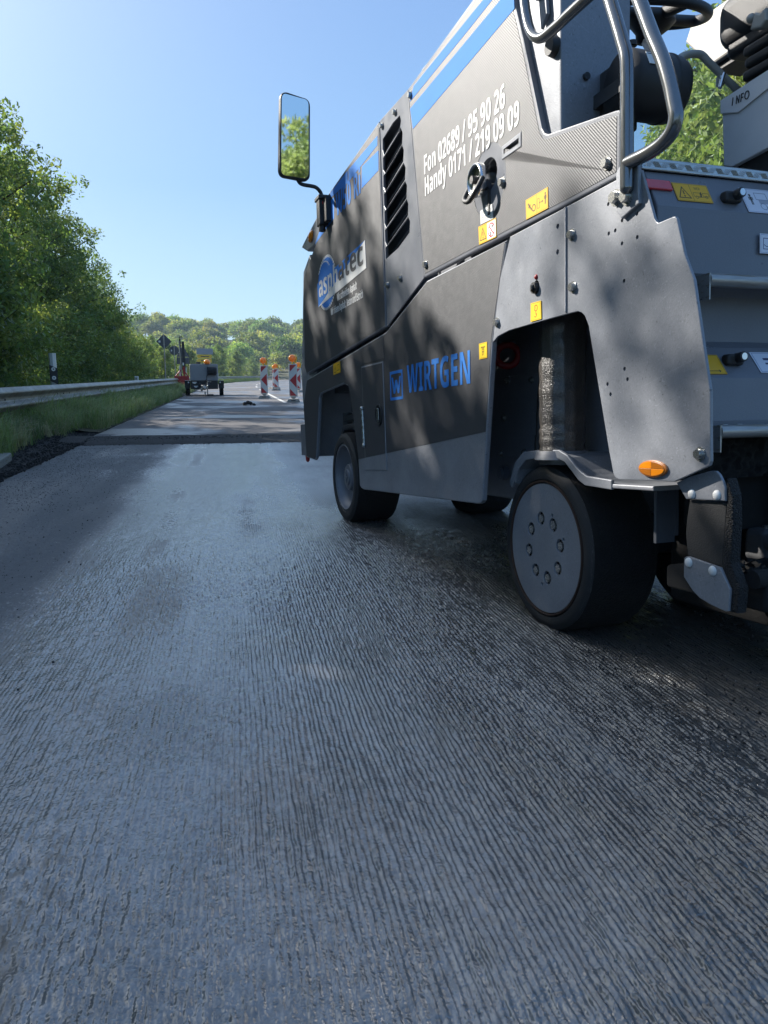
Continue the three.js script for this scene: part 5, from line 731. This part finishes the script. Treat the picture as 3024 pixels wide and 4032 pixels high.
// ---------- wooded hill ----------
{
  const hy = (x, z) => { const d = -z; return 13.5 * sm(200, 330, d) * (0.85 + 0.35 * vf(x * 0.012 + 3, z * 0.01, 2)) + 2 * sm(140, 200, d); };
  const g = new THREE.PlaneGeometry(520, 260, 50, 26); g.rotateX(-Math.PI / 2); const p = g.attributes.position; for (let i = 0; i < p.count; i++) { const x = p.getX(i) + 30, z = p.getZ(i) - 290; p.setXYZ(i, x, hy(x, z) - 0.3, z); } g.computeVertexNormals(); structure('hill', g, grassSoil, 'wooded hill behind the bend');
  const sp = []; for (let i = 0; i < 46; i++) { const th = i * 2.4, r = Math.sqrt(i / 46) * 3.2; sp.push([r * Math.cos(th), 3.5 + 3.5 * Math.sqrt(1 - i / 46) + rr(-0.5, 0.5), r * Math.sin(th), 1.25]); }
  const crown = leaves(sp, 26, 0.42, pals.mid), N = 950, im = new THREE.InstancedMesh(crown, LM, N), m = new THREE.Matrix4(), col = new THREE.Color();
  for (let i = 0; i < N; i++) { const z = -165 - Math.pow(rnd(), 0.9) * 185, x = 30 + rr(-110, 120) * (0.5 + -z / 400), s = rr(0.75, 1.25); m.makeRotationY(rr(0, 6)); m.scale(new THREE.Vector3(s, s * rr(0.85, 1.2), s)); m.setPosition(x, hy(x, z) - 1.5, z); im.setMatrixAt(i, m); const t = rr(0.7, 1.5); col.setRGB(t * rr(0.9, 1.4), t, t * 0.95); im.setColorAt(i, col); }
  im.name = uniq('hill_forest'); im.castShadow = im.receiveShadow = true; scene.add(im); tag(im, 'hazy forest covering the distant hill', 'forest', null, 'stuff');
}
// ---------- grass and loose millings ----------
{
  const blades = (n, h, spread, bend) => { const P = [], C = [], Nn = []; for (let k = 0; k < n; k++) { const th = rr(0, 6.28), r = Math.sqrt(rnd()) * spread, x = r * Math.cos(th), z = r * Math.sin(th), hh = h * rr(0.5, 1.2), a = rr(0, 6.28), b = bend * rr(0.2, 1.2) * hh, w = 0.0035 * rr(0.7, 1.5), dx = Math.cos(a), dz = Math.sin(a); const pts = [[x - dz * w, 0, z + dx * w], [x + dz * w, 0, z - dx * w], [x + dx * b * 0.35 + dz * w * 0.8, hh * 0.6, z + dz * b * 0.35 - dx * w * 0.8], [x + dx * b * 0.35 - dz * w * 0.8, hh * 0.6, z + dz * b * 0.35 + dx * w * 0.8], [x + dx * b, hh * (1 - 0.25 * bend), z + dz * b]]; const t = rr(0.75, 1.25); for (const q of [0, 1, 2, 0, 2, 3, 3, 2, 4]) { P.push(...pts[q]); C.push(t, t, t); Nn.push(dx * 0.4, 0.8, dz * 0.4); } } const g = new THREE.BufferGeometry(); g.setAttribute('position', new THREE.Float32BufferAttribute(P, 3)); g.setAttribute('color', new THREE.Float32BufferAttribute(C, 3)); return g; };
  const gm = new THREE.MeshPhysicalMaterial({ color: 0xffffff, roughness: 1, vertexColors: true, transmission: 0.4, thickness: 0, side: THREE.DoubleSide });
  const tufts = (name, label, geo, N, pos, pal) => { const im = new THREE.InstancedMesh(geo, gm, N), m = new THREE.Matrix4(), c = new THREE.Color(); for (let i = 0; i < N; i++) { const [x, y, z, s] = pos(); m.makeRotationY(rr(0, 6.28)); m.scale(new THREE.Vector3(s, s * rr(0.8, 1.25), s)); m.setPosition(x, y, z); im.setMatrixAt(i, m); const p = pal[Math.floor(rnd() * pal.length)], t = rr(0.8, 1.2); c.setRGB(p[0] * t, p[1] * t, p[2] * t); im.setColorAt(i, c); } im.name = uniq(name); im.castShadow = im.receiveShadow = true; scene.add(im); tag(im, label, 'grass', null, 'stuff'); };
  const gp = [[0.15, 0.23, 0.05], [0.13, 0.21, 0.05], [0.20, 0.26, 0.06], [0.26, 0.26, 0.10]], dryp = [[0.42, 0.37, 0.21], [0.33, 0.31, 0.15], [0.20, 0.25, 0.09]];
  const at = (o, z) => [edgeX(z) - o, vergeY(-o, z) - 0.02, z];
  tufts('grass', 'green grass under and behind the guard rail', blades(30, 0.30, 0.13, 0.7), 11000, () => { const z = 1 - Math.pow(rnd(), 1.15) * 75, o = 0.55 + Math.pow(rnd(), 0.9) * 2.6; return [...at(o, z), rr(0.7, 1.5) * (o < 0.9 ? 0.7 : 1)]; }, gp);
  tufts('verge_grass', 'tall lush grass in front of the guard rail', blades(34, 0.42, 0.14, 0.9), 3400, () => { let z, o; do { z = -4 - rnd() * 40; o = (z < -13 ? 0.2 : 0.5) + rnd() * 0.75; } while (vn(z * 0.9, o * 2 + 3) < 0.42); return [edgeX(z) - o, Math.max(0.03, vergeY(-o, z) - 0.02), z, rr(0.35, 1.1)]; }, [[0.24, 0.32, 0.08], [0.20, 0.29, 0.07], [0.33, 0.34, 0.14]]);
  tufts('dry_grass', 'pale dry grass hanging over the road edge', blades(18, 0.22, 0.10, 1.3), 2200, () => { const z = 0 - rnd() * 20, o = 0.42 + rnd() * 0.75 + 0.25 * vn(z * 1.3, 4); return [...at(o, z), rr(0.6, 1.2)]; }, dryp);
  tufts('bend_grass', 'bright grass strip along the bend', blades(22, 0.30, 0.2, 0.6), 2500, () => { const z = -70 - rnd() * 60, o = 0.4 + rnd() * 2.5; return [...at(o, z), rr(0.9, 1.7)]; }, [[0.28, 0.36, 0.07], [0.22, 0.31, 0.06]]);
  const st = new THREE.DodecahedronGeometry(1, 0), sn = 9000, sim = new THREE.InstancedMesh(st, M.tar, sn), m = new THREE.Matrix4(), q = new THREE.Quaternion(), e = new THREE.Euler();
  for (let i = 0; i < sn; i++) { let x, y, z; if (i < 6200) { z = 0.5 - rnd() * 17; const o = -0.02 + Math.pow(rnd(), 1.3) * 0.62; x = edgeX(z) - o; y = 0.016 + 0.02 * vn(-o * 14, z * 7) + 0.09 * sm(0.3, 0.8, o); } else if (i < 7600) { x = rr(1.2, 3.2); z = rr(-2.6, -0.7); y = 0.001; } else { x = rr(-2, 3); z = rr(-11.5, -10.45); y = 0.0 + 0.05 * sm(-10.5, -11.2, z); } const s = (i < 7600 ? rr(0.004, 0.014) : rr(0.004, 0.012)) * (i >= 6200 && i < 7600 ? 0.32 : 1); e.set(rr(0, 6), rr(0, 6), rr(0, 6)); q.setFromEuler(e); m.compose(new THREE.Vector3(x, y, z), q, new THREE.Vector3(s, s * rr(0.5, 1), s)); sim.setMatrixAt(i, m); }
  sim.name = uniq('loose_millings'); sim.castShadow = sim.receiveShadow = true; scene.add(sim); tag(sim, 'loose black asphalt crumbs scattered along the road edge', 'millings', null, 'stuff');
}
{ // crumbs and pale chips of stone lying on the milled surface
  const st = new THREE.DodecahedronGeometry(1, 0), m = new THREE.Matrix4(), q = new THREE.Quaternion(), e = new THREE.Euler();
  const scatter = (name, label, mat, n, spot, s0, s1) => { const im = new THREE.InstancedMesh(st, mat, n); for (let i = 0; i < n; i++) { const [x, z] = spot(), k = s0 + (s1 - s0) * Math.pow(rnd(), 2.5); e.set(rr(0, 6), rr(0, 6), rr(0, 6)); q.setFromEuler(e); m.compose(new THREE.Vector3(x, k * 0.25, z), q, new THREE.Vector3(k, k * rr(0.5, 1), k * rr(0.7, 1))); im.setMatrixAt(i, m); } im.name = uniq(name); im.castShadow = im.receiveShadow = true; scene.add(im); tag(im, label, 'crumbs', null, 'stuff'); };
  scatter('asphalt_crumbs', 'dark asphalt crumbs strewn over the milled surface', std([0.045, 0.044, 0.045], 0.6, { map: rep(rubCol, 2) }), 16000, () => { const u = rnd(); if (u < 0.74) return [-1.92 + Math.abs(rnd() + rnd() + rnd() - 1.5) * 0.95, -1.2 - Math.pow(rnd(), 1.3) * 9]; return [1.1 + rnd() * rnd() * 2, rr(-3.4, -0.8)]; }, 0.001, 0.0046);
  scatter('stone_chips', 'pale stone chips strewn over the milled surface', std([0.34, 0.32, 0.29], 0.7, { map: rep(metCol, 2) }), 2600, () => rnd() < 0.6 ? [rr(0.4, 3.0), rr(-3.6, -0.8)] : [rr(-1.9, 1.0), -0.9 - Math.pow(rnd(), 1.4) * 8], 0.0008, 0.0035);
}
scene.traverse((o) => { delete o.userData.used; });
scene.fog = new THREE.FogExp2(new THREE.Color().setRGB(0.62, 0.78, 0.95), 0.0005);
renderer.render(scene, camera);
